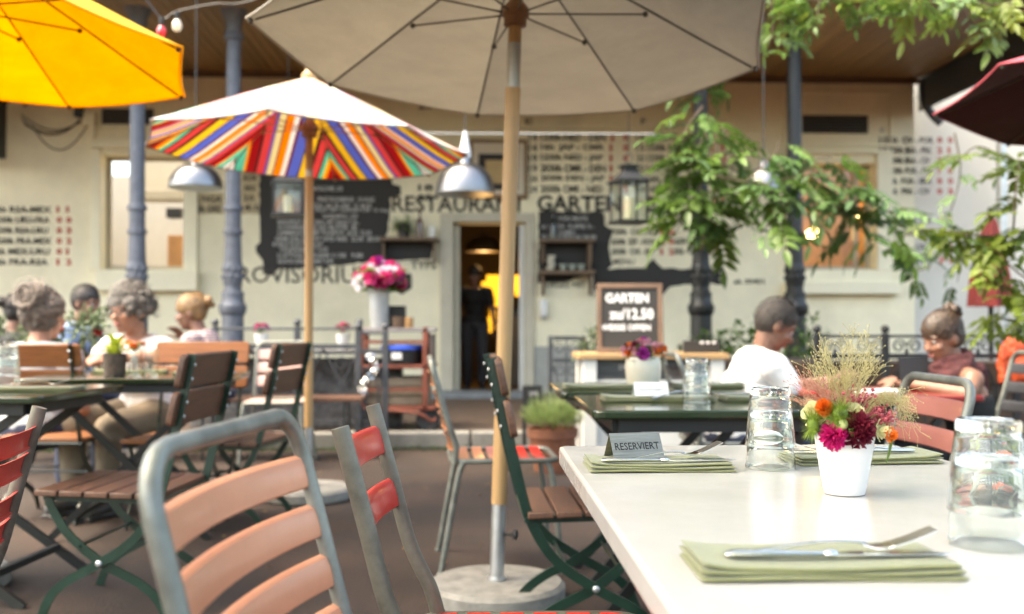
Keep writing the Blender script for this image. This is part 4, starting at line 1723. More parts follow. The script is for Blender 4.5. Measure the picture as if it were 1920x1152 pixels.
# on the second green table on the right
fp = thing('flower_pot', 'beige glazed flower pot with mixed flowers on the further green table', 'flower pot', (.66, 3.80, .7405))
q = MB()
q.lathe([(.05, 0), (.057, .004), (.066, .04), (.069, .075), (.066, .105), (.062, .118), (.056, .117), (.052, .08), (.001, .08)], 36)
q.obj('body', m_cream, fp)
simple_posy('mixed orange, pink and purple flowers in the beige pot', (.66, 3.80, .86), .085, [m_orange, m_lightpink, m_lightpink, m_orange, m_purple, m_lightpink, m_crimson, m_lightpink], 22, seed=3)
nm = 'folded green napkins'
napkin('folded green napkin on the near green table, under the white card', .60, 3.20, .7405, .36, .13, 0, nm)
napkin('folded green napkin on the near green table, to the right of the tall glass', .92, 3.20, .7405, .22, .13, 180, nm)
napkin('folded green napkin at the left end of the further green table', .49, 3.78, .7405, .28, .13, 0, nm)
napkin('folded green napkin on the further green table beyond the tall glass', .92, 3.82, .7405, .26, .13, 180, nm)
knife('knife on the napkin beside the tall glass on the green table', .90, 3.19, .759, 180)
fork('fork poking up beside the white card on the green table', .66, 3.17, .759, 24, 1.0, -6)
cdv = thing('reserved_card', 'folded white card reading RESERVIERT on the near green table', 'table card', (.575, 3.17, .759), R(2))
q = MB()
for s in (-1, 1):
    q.add([V((x, s * y, z)) for x in (-.055, .055) for y, z in ((.022, 0), (.0006, .042), (-.0004, .042), (.021, 0))], [(0, 4, 5, 1), (1, 5, 6, 2), (2, 6, 7, 3), (3, 7, 4, 0), (0, 1, 2, 3), (7, 6, 5, 4)])
q.obj('card', mat('white_card', (.80, .80, .78), .8), cdv)
e = V((0, .0216, .042)).normalized()
lettering('RESERVIERT', V((-.04, -.022, 0)) + e * .016 + V((0, -.0012, .0)), (.08, 0, 0), e * .010, mat('grey_print', (.32, .32, .31), .8), cdv, 'card_lettering', .005)
glass_stack('two tall upturned glasses stacked on the near green table', .705, 3.09, .7405, 2, 1.0)
# left tables
napkin('folded green napkin on the nearest left table', -1.62, 3.74, .7405, .36, .13, -4, nm)
napkin('folded green napkin at the back of the table with the potted plant', -1.66, 4.95, .7405, .34, .12, 3, nm)
napkin('folded green napkin at the right end of the table with the potted plant', -1.27, 4.74, .7405, .24, .12, 3, nm)
fork('fork on the napkin of the nearest left table', -1.60, 3.76, .759, -4)
p = P(0, 715, 3.95)
glass_stack('two upturned glasses stacked at the left edge on the nearest table', p.x + .02, 3.95, .7405, 2, 1.25)
for (px, y_, lb) in ((253, 4.62, 'left one of two tall empty glasses beside the potted plant'), (284, 4.66, 'right one of two tall empty glasses beside the potted plant')):
    p = P(px, 700, y_)
    t = thing('drinking_glass', lb, 'glass', (p.x, y_, .741), 0, 'tall empty glasses beside the potted plant')
    q = MB()
    q.lathe([(.024, 0), (.026, .001), (.033, .125), (.031, .125), (.0245, .012), (.001, .011), (.001, 0)], 24, cap=False)
    q.obj('body', m_glass, t)
p = P(215, 700, 4.62)
pp = thing('plant_pot', 'small dark woven plant pot with yellow green leaves on the left table', 'plant pot', (p.x, 4.62, .7405))
q = MB()
q.lathe([(.042, 0), (.046, .002), (.052, .105), (.048, .107), (.045, .09), (.001, .09)], 24)
q.obj('body', mat('dark_woven', (.10, .075, .055), .8, var=.5, vs=40, bump=.5, bs=90), pp)
ps = thing('succulent', 'yellow green rosette plant in the small dark pot on the left table', 'plant', (p.x, 4.62, .83))
lq = MB()
blade_leaf(lq, [V((0, 0, 0)), V((.04, 0, .035)), V((.09, 0, .045))], .026)
lme = lq.mesh('leaf', mat('limegreen_leaf', (.42, .50, .05), .5, var=.25, vs=10, trans=.3))
for i in range(34):
    o = link('leaf', lme, ps, (0, 0, 0), (rb_.uniform(-.1, .1), rb_.uniform(-1.0, .25), rb_.uniform(0, 6.28)))
    s_ = rb_.uniform(.75, 1.15)
    o.scale = (s_, s_, s_)
p = P(252, 640, 4.95)
simple_posy('loose orange and peach flowers in front of the woman in glasses', (p.x, 4.95, .86), .06, [m_orange, mat('peach_petal', (.85, .40, .25), .6, trans=.25), m_orange], 9, seed=6)
t = thing('bud_vase', 'narrow clear vase under the orange flowers on the left table', 'vase', (p.x, 4.95, .741))
q = MB()
q.lathe([(.025, 0), (.03, .01), (.028, .06), (.016, .1), (.018, .12), (.016, .12), (.014, .1), (.026, .06), (.026, .012), (.001, .012)], 20)
q.obj('body', m_glass, t)
# red table on the right
t = thing('menu_holder', 'black upright menu folder standing on the red table', 'menu', (P(1712, 720, 4.66).x, 4.66, .6655), R(8))
q = MB()
q.box((0, -.012, .075), (.15, .004, .15), M=Matrix.Rotation(R(-6), 3, 'X'))
q.box((0, .012, .075), (.15, .004, .15), M=Matrix.Rotation(R(6), 3, 'X'))
q.obj('cover', mat('black_card', (.02, .02, .021), .6), t)
m_wnap = mat('white_paper', (.78, .78, .76), .85)
napkin('white paper napkin on the red table in front of the black menu', P(1640, 720, 4.55).x, 4.50, .6655, .20, .12, 8, 'white paper napkins', m_wnap)
napkin('bright red folded napkin in front of the man in white', P(1512, 720, 4.45).x, 4.46, .6655, .16, .16, 20, 'red napkins', mat('red_linen', (.70, .02, .02), .85, bump=.2, bs=300))
t = thing('drinking_glass', 'short empty glass standing on the red table', 'glass', (P(1600, 700, 4.7).x, 4.7, .666))
q = MB()
q.lathe([(.024, 0), (.026, .001), (.031, .095), (.029, .095), (.0245, .012), (.001, .011), (.001, 0)], 24, cap=False)
q.obj('body', m_glass, t)


# ================================================================== LAMPS, LANTERNS, THINGS ON THE WALL
def pendant(label, px, py_rim, Y, rad, h, m=m_zinc, inner=None, grp='domed pendant lamps', ceil=3.9):
    p = P(px, py_rim, Y)
    t = thing('pendant_lamp', label, 'lamp', (p.x, Y, p.z), 0, grp)
    q = MB()
    prof = []
    for i in range(9):
        a = PI / 2 * i / 8
        prof.append((rad * math.cos(a * .86), h * math.sin(a) ** 1.05))
    prof += [(rad * .2, h * 1.04), (rad * .18, h * 1.3), (.012, h * 1.36)]
    q.lathe([(rad * 1.015, -.006), (rad * 1.02, .0)] + prof, 36)
    q.lathe([(rad * 1.0, -.004), (rad * .97, .004), (rad * .7, h * .55), (rad * .3, h * .85), (.001, h * .9)], 36, cap=False, m=1)
    q.obj('shade', [m, inner or mat('lamp_inside', (.70, .62, .5), .5)], t)
    q = MB()
    q.tube([(0, 0, h * 1.3), (0, 0, ceil - p.z)], .006, 6)
    q.obj('cord', m_black, t)
    q = MB()
    q.lathe([(.02, h * .85), (.02, h * .6), (.03, h * .5), (.034, h * .4), (.025, h * .28), (.001, h * .24)], 14, cap=False)
    q.obj('bulb', mat('frosted_bulb', (.8, .76, .66), .4), t)
    return t


m_alu = mat('spun_aluminium', (.23, .23, .232), .33, .95, var=.06, vs=3)
l1 = pendant('domed metal pendant lamp hanging between the two blue grey columns', 367, 352, 8.2, .215, .185, m_alu)
l2 = pendant('domed metal pendant lamp hanging right of the striped parasol, above the doorway', 872, 364, 8.2, .245, .25, m_alu)
l3 = pendant('domed metal pendant lamp half hidden behind the climbing leaves', 1432, 358, 8.2, .19, .19, m_alu)
m_whitecone = mat('white_plastic', (.74, .74, .72), .5)
q = MB()
q.lathe([(.05, .30), (.045, .36), (.012, .52)], 16)
q.obj('canopy_cone', m_whitecone, l2)
pipe = thing('white_conduit', 'thin white conduit running level in front of the wall above the lamps', 'conduit', (0, 8.5, 0))
q = MB()
a, c = P(740, 250, 8.5), P(1236, 252, 8.5)
q.tube([(a.x, 0, a.z), (c.x, 0, c.z)],   .006, 8)
q.obj('pipe', mat('conduit_grey', (.5, .5, .47), .5), pipe)
for x in (a.x + .02, c.x - .02):
    q = MB()
    q.box((x, .012, a.z), (.03, .03, .03))
    q.obj('end_clamp', m_irongrey, pipe)


def lantern(label, px, py0, py1, Y, wd):
    a, c = P(px, py0, Y), P(px, py1, Y)
    h = a.z - c.z
    t = thing('candle_lantern', label, 'lantern', (a.x, Y, c.z), R(12), 'black candle lanterns')
    e = wd / 2
    q = MB()
    q.box((0, 0, .012), (wd * 1.08, wd * 1.08, .024))
    for sx in (-1, 1):
        for sy in (-1, 1):
            q.box((sx * (e - .012), sy * (e - .012), h * .36), (.018, .018, h * .66))
    q.box((0, 0, h * .70), (wd * 1.1, wd * 1.1, .02))
    q.obj('frame', m_black, t, .002)
    q = MB()
    vs = [(sx * e * 1.1, sy * e * 1.1, h * .70) for sx, sy in ((-1, -1), (1, -1), (1, 1), (-1, 1))] + [(sx * e * .5, sy * e * .5, h * .86) for sx, sy in ((-1, -1), (1, -1), (1, 1), (-1, 1))]
    q.add(vs, [(0, 1, 5, 4), (1, 2, 6, 5), (2, 3, 7, 6), (3, 0, 4, 7), (4, 5, 6, 7), (3, 2, 1, 0)])
    q.box((0, 0, h * .91), (wd * .42, wd * .42, h * .10))
    q.box((0, 0, h * .965), (wd * .56, wd * .56, h * .03))
    q.obj('roof', m_black, t, .002)
    for i in range(4):
        q = MB()
        q.box((0, -(e - .008), h * .36), (wd - .045, .003, h * .64))
        o = q.obj('pane', m_glass, t)
        o.rotation_euler = (0, 0, i * PI / 2)
    q = MB()
    q.tube([(0, 0, h * .98), (0, 0, h * 1.02)] + [(.035 * math.sin(2 * PI * i / 12), 0, h * 1.02 + .035 - .035 * math.cos(2 * PI * i / 12)) for i in range(13)], .004, 6)
    q.tube([(0, 0, h * 1.02 + .07), (0, 0, 3.88 - c.z)], .003, 5)
    q.obj('hanger', m_black, t)
    cd_ = thing('candle', label.replace('black candle lantern', 'cream pillar candle inside the lantern') if 'black candle lantern' in label else 'candle', 'candle', (a.x, Y, c.z + .024), 0, 'pillar candles')
    q = MB()
    q.lathe([(wd * .15, 0), (wd * .15, h * .38), (wd * .13, h * .40), (.01, h * .385)], 18)
    q.obj('wax', mat('candle_wax', (.80, .76, .52), .5, trans=.3), cd_)
    q = MB()
    q.tube([(0, 0, h * .38), (0, 0, h * .42)], .002, 5)
    q.obj('wick', m_black, cd_)


lantern('black candle lantern hanging in front of the big chalk menu', 540, 318, 407, 8.3, .25)
lantern('black candle lantern hanging over the GARTEN lettering beside the leaves', 1179, 308, 420, 8.0, .25)

# framed notice above the door
t = thing('framed_notice', 'framed notice in a gilt and dark frame above the doorway', 'picture frame', (0, YW, 0))
bbox('frame', 880, 262, 989, 374, .002, .05, mat('gilt_brown_frame', (.22, .12, .04), .45, var=.3, vs=10), t, .008)
bbox('mount', 887, 270, 982, 366, .05, .056, mat('cream_mount', (.62, .54, .42), .8), t, 0)
bbox('dark_panel', 897, 290, 970, 358, .056, .06, m_board, t, 0)
bbox('tan_panel', 910, 302, 958, 346, .06, .063, mat('tan_print', (.52, .37, .18), .8, var=.15), t, 0)


def wall_shelf(label, px0, px1, tops, Y0=.0, depth=.22, back=True):
    t = thing('wall_shelf', label, 'shelf', (0, YW, 0))
    ms = mat('dark_shelf_wood', (.16, .10, .055), .6, var=.35, vs=6)
    for (y0, y1) in tops:
        bbox('board', px0, y0, px1, y1, .006, depth, ms, t, .004)
        for px in (px0 + 5, px1 - 9):
            bbox('bracket', px, y1 + .3, px + 4, y1 + 38, .006, depth * .75, ms, t, .003)
    return t


s1 = wall_shelf('dark wooden wall shelf left of the doorway holding a herb pot and a bottle', 714, 822, [(447, 454)])
bbox('back_panel', 724, 456, 808, 486, .003, .012, m_board, s1, 0)
s2 = wall_shelf('two tier dark wooden wall shelf with cups right of the doorway', 1010, 1112, [(450, 457), (508, 516)])
bbox('side', 1100, 458, 1105, 508, .006, .16, mat('dark_shelf_wood', (.16, .1, .055)), s2, .003)


def shelf_item(name, label, cat, px, py, prof, m, n_=20, grp=None, dy=.11):
    p = W(px, py, dy)
    t = thing(name, label, cat, (p.x, p.y, p.z), 0, grp)
    q = MB()
    q.lathe(prof, n_)
    q.obj('body', m, t)
    return t


bot = [(.03, 0), (.035, .004), (.035, .16), (.028, .2), (.012, .24), (.012, .31), (.014, .315), (.001, .315)]
shelf_item('bottle', 'brown bottle with a long neck on the shelf left of the doorway', 'bottle', 787, 446, bot, mat('brown_glass', (.10, .03, .02), .15, coat=.5))
shelf_item('bottle', 'dark slim bottle on the upper shelf right of the doorway', 'bottle', 1037, 449, bot, mat('dark_glass', (.02, .025, .02), .15, coat=.5))
shelf_item('mug', 'pale mug standing at the end of the left shelf', 'mug', 810, 446, [(.03, 0), (.035, .004), (.036, .13), (.032, .13), (.03, .01), (.001, .01)], m_white)
t = shelf_item('plant_pot', 'black pot of bright green herbs on the shelf left of the doorway', 'plant pot', 757, 446, [(.055, 0), (.06, .004), (.08, .15), (.074, .152), (.07, .13), (.001, .13)], mat('black_pot', (.025, .023, .022), .5))
hp = W(757, 420, .11)
hb = thing('herb', 'bright green trailing herb growing in the black pot on the left shelf', 'plant', (hp.x, hp.y, W(757, 446, .11).z + .13))
q = MB()
rh = random.Random(9)
for i in range(260):
    a = rh.uniform(0, 6.28)
    d = V((math.cos(a) * .8 - .25, math.sin(a), rh.uniform(-.35, .9))).normalized()
    c = d * rh.uniform(.03, .15)
    a_, b_ = frame_of(d)
    s_ = rh.uniform(.03, .055)
    q.add([c, c + d * s_ * .5 - a_ * s_ * .35, c + d * s_ + V((0, 0, -.01)), c + d * s_ * .5 + a_ * s_ * .35], [(0, 1, 2), (0, 2, 3)])
tag(q.obj('foliage', mat('herb_green', (.14, .26, .03), .5, var=.3, vs=8, trans=.35), hb), kind='stuff')
q = MB()
for i in range(10):
    a = i * .63
    q.tube([(0, 0, -.03), (.03 * math.cos(a), .03 * math.sin(a), .04), (.08 * math.cos(a) - .02, .08 * math.sin(a), .06)], .002, 4)
q.obj('stem', m_gstem, hb)
for i in range(4):
    shelf_item('cup', ('bottom', 'second lowest', 'second highest', 'topmost')[i] + ' pale cup of the stack on the right wall shelf', 'cup', 1032 + (i % 2) * 2, 507 - i * 7, [(.03, 0), (.04, .004), (.052, .045), (.049, .045), (.03, .008), (.001, .008)], m_cream, grp='stacked pale cups')
for i in range(3):
    shelf_item('bowl', ('left', 'middle', 'right')[i] + ' one of three small greenish bowls beside the stacked cups', 'bowl', 1056 + i * 17, 507, [(.025, 0), (.03, .003), (.052, .07), (.049, .07), (.028, .008), (.001, .008)], mat('celadon', (.36, .40, .34), .35, var=.1), grp='small bowls on the wall shelf')
t = thing('wall_dispenser', 'white rounded wall dispenser right of the doorway', 'dispenser', (0, YW, 0))
bbox('body', 1011, 562, 1026, 595, .002, .11, m_white, t, .03)
bbox('nozzle', 1015, 595, 1022, 599, .03, .08, mat('grey_plastic', (.3, .3, .3), .5), t, .004)
t = thing('wall_speaker', 'tall black loudspeaker on an arm at the upper left of the wall', 'speaker', (0, YW, 0))
bbox('cabinet', -22, 196, 32, 306, .25, .55, m_black, t, .02)
q = MB()
a, c = W(8, 196, .4), W(46, 188, .02)
q.tube(smooth_path([(a.x, -.4, a.z), (a.x + .08, -.36, a.z + .08), (c.x, -.12, c.z + .02), (c.x, .0, c.z - .06)], 5), .02, 8)
q.obj('arm', m_black, t)
t = thing('wall_cable', 'loose dark cables sagging along the upper left wall', 'cable', (0, YW, 0))
for (x0, y0, x1, y1, sg_) in ((40, 215, 160, 222, .16), (40, 222, 158, 215, .22), (45, 232, 150, 228, .12), (60, 235, 165, 232, .30)):
    q = MB()
    a, c = W(x0, y0, .03), W(x1, y1, .03)
    q.tube([(a.x + (c.x - a.x) * i / 10, -.03, a.z + (c.z - a.z) * i / 10 - sg_ * 4 * (i / 10) * (1 - i / 10)) for i in range(11)], .006, 5)
    q.obj('wire', m_black, t)
t = thing('junction_box', 'small pale floodlight and junction box on the upper left wall', 'floodlight', (0, YW, 0))
bbox('box', 160, 212, 182, 238, .002, .1, m_trim, t, .01)
bbox('lens', 148, 205, 162, 224, .06, .16, m_black, t, .008)
bbox('arm', 172, 238, 180, 262, .02, .06, m_trim, t, .006)

# ------------------------------------------------------------------ lit rooms: lamps the photograph shows
m_lit = mat('lit_bulb', (1, .8, .4), .4, emit=(1, .62, .22), es=14)


def lit(px, py, Y, r, e, col=(1, .62, .28), rad=.06, nm='glowing globe lamp in the right window'):
    p = P(px, py, Y)
    t = thing('globe_lamp', nm, 'lamp', tuple(p), 0)
    q = MB()
    q.ball((0, 0, 0), r, 16, 10)
    q.obj('globe', m_lit, t)
    q = MB()
    q.tube([(0, 0, r), (0, 0, .5)], .006, 6)
    q.obj('cord', m_black, t)
    ld = bpy.data.lights.new('lamp_light', 'POINT')
    ld.energy = e
    ld.color = col
    ld.shadow_soft_size = r * 1.03
    lo = bpy.data.objects.new('lamp_light', ld)
    C.objects.link(lo)
    lo.location = p
    return t


lit(1524, 438, 12.6, .075, 22)
lit(1606, 404, 13.0, .055, 15, nm='slim glowing wall lamp at the right side of the right window')
pendant('dark pendant lamp shade hanging inside the doorway', 907, 472, 13.3, .25, .19, mat('dark_shade', (.05, .035, .025), .5), mat('lamp_orange_inside', (.55, .25, .08), .5, emit=(1, .4, .1), es=.25), ceil=2.95)
t = thing('lit_display', 'bright yellow lit display glimpsed deep inside the doorway', 'display', (0, 15.2, 0))
my = mat('yellow_lit_glass', (.8, .5, .05), .5, emit=(1, .45, .03), es=.32, var=.4, vs=3)
for (x0, y0, x1, y1) in ((912, 516, 985, 545), (903, 528, 916, 548), (918, 545, 940, 600), (946, 546, 958, 580), (908, 595, 922, 624), (928, 606, 940, 618), (965, 540, 978, 556)):
    a, c = P(x0, y0, 15.2), P(x1, y1, 15.2)
    q = MB()
    q.box(((a.x + c.x) / 2, 0, (a.z + c.z) / 2), (c.x - a.x, .03, a.z - c.z))
    q.obj('panel', my, t, .02)
ld = bpy.data.lights.new('room_lamp_light', 'POINT')
ld.energy = 4
ld.color = (1, .6, .25)
ld.shadow_soft_size = .1
lo = bpy.data.objects.new('room_lamp_light', ld)
C.objects.link(lo)
p = P(907, 480, 13.3)
lo.location = (p.x, 13.3, p.z - .1)
t = thing('bar_counter', 'dark counter with a grey front inside the doorway', 'counter', (P(965, 700, 13.9).x, 13.9, .1))
q = MB()
q.box((.2, 0, .52), (.9, .5, 1.04))
q.obj('front', mat('grey_counter', (.16, .15, .13), .6, var=.2), t, .01)
q = MB()
q.box((.2, 0, 1.06), (1.0, .6, .04))
q.obj('top', m_black, t, .005)

# string of coloured bulbs near the orange parasol
t = thing('string_lights', 'sagging cable with a red and a white bulb under the veranda edge', 'string lights', (0, 6.2, 0))
q = MB()
a, b1, b2, c = P(262, -14, 6.2), P(303, 34, 6.2), P(332, 22, 6.2), P(470, 2, 6.2)
pts = smooth_path([(v.x, 0, v.z) for v in (P(200, -60, 6.2), a, b1, b2, P(400, 8, 6.2), c, P(600, -60, 6.2))], 6)
q.tube(pts, .006, 6)
q.obj('cable', m_black, t)
for v, m in ((b1, mat('red_bulb', (.6, .01, .02), .2, coat=.5)), (b2, mat('cream_bulb', (.75, .66, .48), .25, coat=.4))):
    q = MB()
    q.lathe([(.016, 0), (.016, -.045), (.014, -.05)], 12, (v.x, 0, v.z))
    q.obj('socket', m_black, t)
    q = MB()
    q.lathe([(.001, -.05), (.014, -.05), (.028, -.075), (.030, -.095), (.02, -.12), (.001, -.128)], 14, (v.x, 0, v.z), cap=False)
    q.obj('bulb', m, t)


# ================================================================== IN FRONT OF THE WALL
def scroll(q, cx, cz, r, s, y=0., turns=1.35, wd=.012):
    pts = []
    for i in range(22):
        u = i / 21
        a = u * turns * 2 * PI
        rr = r * (1 - .72 * u)
        pts.append((cx + s * rr * math.cos(a), y, cz + rr * math.sin(a)))
    q.bar(pts, .010, wd, (0, 1, 0))


def railing(label, x0, x1, Y, ztop, posts, style, m, zb=ZP):
    t = thing('iron_railing', label, 'railing', ((x0 + x1) / 2, Y, 0))
    ox = (x0 + x1) / 2
    L = x1 - x0
    q = MB()
    q.tube([(-L / 2, 0, ztop), (L / 2, 0, ztop)], .010, 8)
    q.obj('top_rail', m, t)
    zm = ztop - .14
    for z, h in ((zm, .035), (zb + .08, .02)):
        q = MB()
        q.box((0, 0, z), (L, .03, h))
        q.obj('rail', m, t)
    for x in posts:
        q = MB()
        q.box((x - ox, 0, (ztop + .02 + zb) / 2), (.045, .045, ztop + .02 - zb))
        q.ball((x - ox, 0, ztop + .05), .03, 10, 8)
        q.obj('post', m, t, .004)
    n_ = max(2, int(L / .24))
    for i in range(n_):
        cx = -L / 2 + (i + .5) * L / n_
        q = MB()
        if style == 'x':
            w2 = L / n_ / 2
            z0, z1 = zb + .09, zm - .02
            q.bar([(cx - w2, .0, z0), (cx + w2, 0, z1)], .012, .008, (0, 1, 0))
            q.bar([(cx - w2, .009, z1), (cx + w2, .009, z0)], .012, .008, (0, 1, 0))
            scroll(q, cx, (z0 + z1) / 2 + .16, .06, 1, -.012)
            scroll(q, cx, (z0 + z1) / 2 - .16, .06, -1, -.012)
        else:
            scroll(q, cx - .055, (ztop + zm) / 2, .05, 1)
            scroll(q, cx + .055, (ztop + zm) / 2, .05, -1)
            w2 = L / n_ / 2
            zz = zm - .03
            q.bar([(cx + w2 * math.cos(PI * k / 12), 0, zz - .32 + .30 * math.sin(PI * k / 12)) for k in range(13)], .014, .012, (0, 1, 0))
            q.bar([(cx - w2, 0, zz - .32), (cx - w2, 0, zb + .08)], .014, .012, (0, 1, 0))
            q.ball((cx, 0, zm + .03), (.014, .014, .03), 8, 6)
        q.obj('scroll_panel', m, t)
    return t


xl, xr = P(400, 700, 7.9).x, P(672, 700, 7.9).x
railing('grey wrought iron railing behind the pale pink chair', xl, xr, 7.95, .93, (xl, P(555, 700, 7.9).x, xr), 'x', m_irongrey)
gx0, gx1 = P(678, 700, 7.85).x, P(727, 700, 7.85).x
t = railing('narrow grey iron gate leaf in front of the rusty trolley', gx0, gx1, 7.62, .90, (gx0, gx1), 'x', m_irongrey, 0.02)
xa, xb = P(1532, 700, 6.9).x, P(2000, 700, 6.9).x
railing('black wrought iron railing with arches and scrolls behind the couple', xa, xb, 6.9, .885, (xa, P(1660, 700, 6.9).x, P(1790, 700, 6.9).x, P(1905, 700, 6.9).x), 'arch', m_iron, .0)
xa, xb = P(1032, 700, 8.4).x, P(1092, 700, 8.4).x
gt = thing('ornamental_gate', 'grey ornamental iron gate leaf with scrolls right of the doorway', 'gate', ((xa + xb) / 2, 8.4, ZP))
wd = (xb - xa) / 2
h = P(1060, 630, 8.4).z - ZP
q = MB()
for sx in (-1, 1):
    q.box((sx * wd, 0, h / 2), (.05 if sx > 0 else .035, .04, h))
q.obj('stile', m_irongrey, gt, .003)
q = MB()
for z in (.04, h * .72, h - .02):
    q.box((0, 0, z), (2 * wd - .05, .03, .035))
q.obj('rail', m_irongrey, gt)
q = MB()
for sx in (-1, 1):
    scroll(q, sx * .065, h * .86, .055, sx)
    scroll(q, sx * .06, h * .60, .055, sx)
    q.bar(smooth_path([(sx * .11, 0, h * .66), (sx * .06, 0, h * .42), (0, 0, h * .2)], 5), .012, .012, (0, 1, 0))
q.bar([(0, 0, .05), (0, 0, h - .04)], .014, .014, (0, 1, 0))
q.obj('scroll_panel', m_irongrey, gt)

# rusty trolley with the bucket of flowers
tx0, tx1 = P(676, 700, 8.1).x, P(818, 700, 8.1).x
tz1 = P(740, 614, 8.1).z
tr = thing('serving_trolley', 'rusty red iron trolley with shelves and wheels beside the doorway', 'trolley', ((tx0 + tx1) / 2, 8.15, ZP))
m_rustfr = mat('rust_red_iron', (.21, .06, .035), .65, .2, var=.5, vs=14, bump=.2, bs=50)
w2 = (tx1 - tx0) / 2
h = tz1 - ZP
for sx in (-1, 1):
    for sy in (-1, 1):
        q = MB()
        q.box((sx * (w2 - .02) * (1 if sx < 0 else .78), sy * .21, (h + .16) / 2), (.04, .04, h - .16))
        q.obj('upright', m_rustfr, tr, .003)
for z, m in ((h - .02, mat('trolley_top_grey', (.22, .20, .19), .5, var=.3)), (h * .62, m_rustfr), (h * .22, m_rustfr)):
    q = MB()
    q.box((0, 0, z), (2 * w2, .46, .03))
    q.obj('shelf', m, tr, .004)
for z in (h * .86, h * .4):
    q = MB()
    q.box((0, -.215, z), (2 * w2 - .1, .015, .025))
    q.obj('guard_rail', m_rustfr, tr)
q = MB()
q.box((w2 * .9, 0, h * .72), (.03, .46, h * .42))
q.obj('side_panel', mat('dark_brown_panel', (.07, .05, .045), .6, var=.4), tr, .004)
for sx in (-1, 1):
    for sy in (-1, 1):
        q = MB()
        M = Matrix.Rotation(PI / 2, 3, 'X')
        q.lathe([(.085, -.015), (.095, -.012), (.095, .012), (.085, .015), (.07, .008), (.02, .012), (.001, .012)], 20, (sx * (w2 - .06), sy * .2, .096), M)
        q.obj('wheel', m_iron, tr)
q = MB()
q.tube(smooth_path([(-w2 * .4, -.22, h * .2), (w2 * .5, -.26, h * .18), (w2 * .9, -.24, h * .1), (w2 * 1.0, -.2, .1)], 5), .012, 8)
q.obj('axle_bar', m_rustfr, tr)
tp = P(755, 690, 8.05)
t = thing('storage_tub', 'black tub with a bright blue lid on the trolley shelf', 'tub', (tp.x, 8.1, ZP + h * .62 + .0155))
q = MB()
q.lathe([(.15, 0), (.165, .01), (.175, .12), (.001, .12)], 24)
q.obj('body', m_black, t)
q = MB()
q.lathe([(.182, .12), (.182, .145), (.17, .155), (.001, .155)], 24)
q.obj('lid', mat('blue_plastic', (.04, .10, .55), .35), t)
q = MB()
q.box((-.04, -.172, .07), (.08, .006, .05))
q.obj('sticker', m_white, t)
t = thing('wooden_crate', 'weathered wooden crate on the bottom shelf of the trolley', 'crate', ((tx0 + tx1) / 2, 8.15, ZP + h * .22 + .016))
mcr = mat('grey_crate_wood', (.24, .19, .13), .8, var=.4, vs=6)
for i in range(3):
    q = MB()
    q.box((0, -.17, .04 + i * .075), (.52, .012, .065))
    q.obj('plank', mcr, t, .002)
    q = MB()
    q.box((0, .17, .04 + i * .075), (.52, .012, .065))
    q.obj('plank', mcr, t, .002)
q = MB()
q.box((0, 0, .008), (.52, .328, .012))
for sx in (-1, 1):
    q.box((sx * .254, 0, .115), (.012, .328, .2))
q.obj('end_board', mcr, t, .002)
t = thing('chain_lock', 'shiny chain lock wrapped round the gate post by the trolley', 'lock', (P(694, 700, 7.55).x, 7.57, 0))
zc = P(694, 700, 7.57).z
lk = MB()
lk.tube([(.032 * math.cos(2 * PI * i / 12), 0, .022 * math.sin(2 * PI * i / 12)) for i in range(12)], .008, 6, closed=True)
lme = lk.mesh('link', m_silver)
for i in range(11):
    a = i * .58
    link('link', lme, t, (.05 * math.sin(a) - .02 * (i / 11), .025 * math.cos(a), zc + .12 - i * .028), (a, 0, a * 1.3))
# on the trolley
bx = P(711, 614, 8.1)
bk_ = thing('zinc_bucket', 'tall zinc bucket on the trolley filled with pink flowers', 'bucket', (bx.x, 8.1, ZP + h - .004))
bh = P(711, 540, 8.1).z - (ZP + h)
q = MB()
q.lathe([(.068, 0), (.07, .004), (.082, bh * .8), (.085, bh * .8), (.085, bh * .84), (.083, bh * .84), (.092, bh), (.088, bh), (.064, .01), (.001, .01)], 28)
q.obj('body', mat('dull_zinc', (.50, .52, .52), .5, .5, var=.2, vs=8), bk_)
q = MB()
q.tube([(.09 * math.cos(PI * i / 10), -.02, bh * .95 + .0 - .10 * math.sin(PI * i / 10)) for i in range(11)], .004, 6)
q.obj('handle', m_zinc, bk_)
simple_posy('big bunch of hot pink and white petunias in the zinc bucket', (bx.x - .0, 8.1, ZP + h + bh + .02), .235, [m_rose, m_rose, m_rose, m_whitep, m_rose, m_purple, m_rose], 46, seed=8, flat=.78)
t = thing('black_box', 'small black box standing behind things on the trolley top', 'box', (P(745, 600, 8.25).x, 8.25, ZP + h - .004))
q = MB()
q.box((0, 0, .09), (.14, .1, .18))
q.obj('body', m_black, t, .006)
t = thing('wicker_basket', 'small wicker basket and tan cup holder on the trolley top', 'basket', (P(750, 605, 8.0).x, 8.0, ZP + h - .004))
q = MB()
q.lathe([(.05, 0), (.055, .004), (.065, .09), (.06, .09), (.05, .01), (.001, .01)], 16)
q.obj('body', mat('dark_wicker', (.10, .06, .035), .8, var=.5, vs=50, bump=.5, bs=80), t)
t = thing('tan_canister', 'tan round canister at the right of the trolley top', 'canister', (P(767, 605, 8.0).x, 7.98, ZP + h - .004))
q = MB()
q.lathe([(.035, 0), (.037, .003), (.037, .085), (.001, .085)], 16)
q.obj('body', mat('tan_card', (.42, .24, .10), .7, var=.2), t)
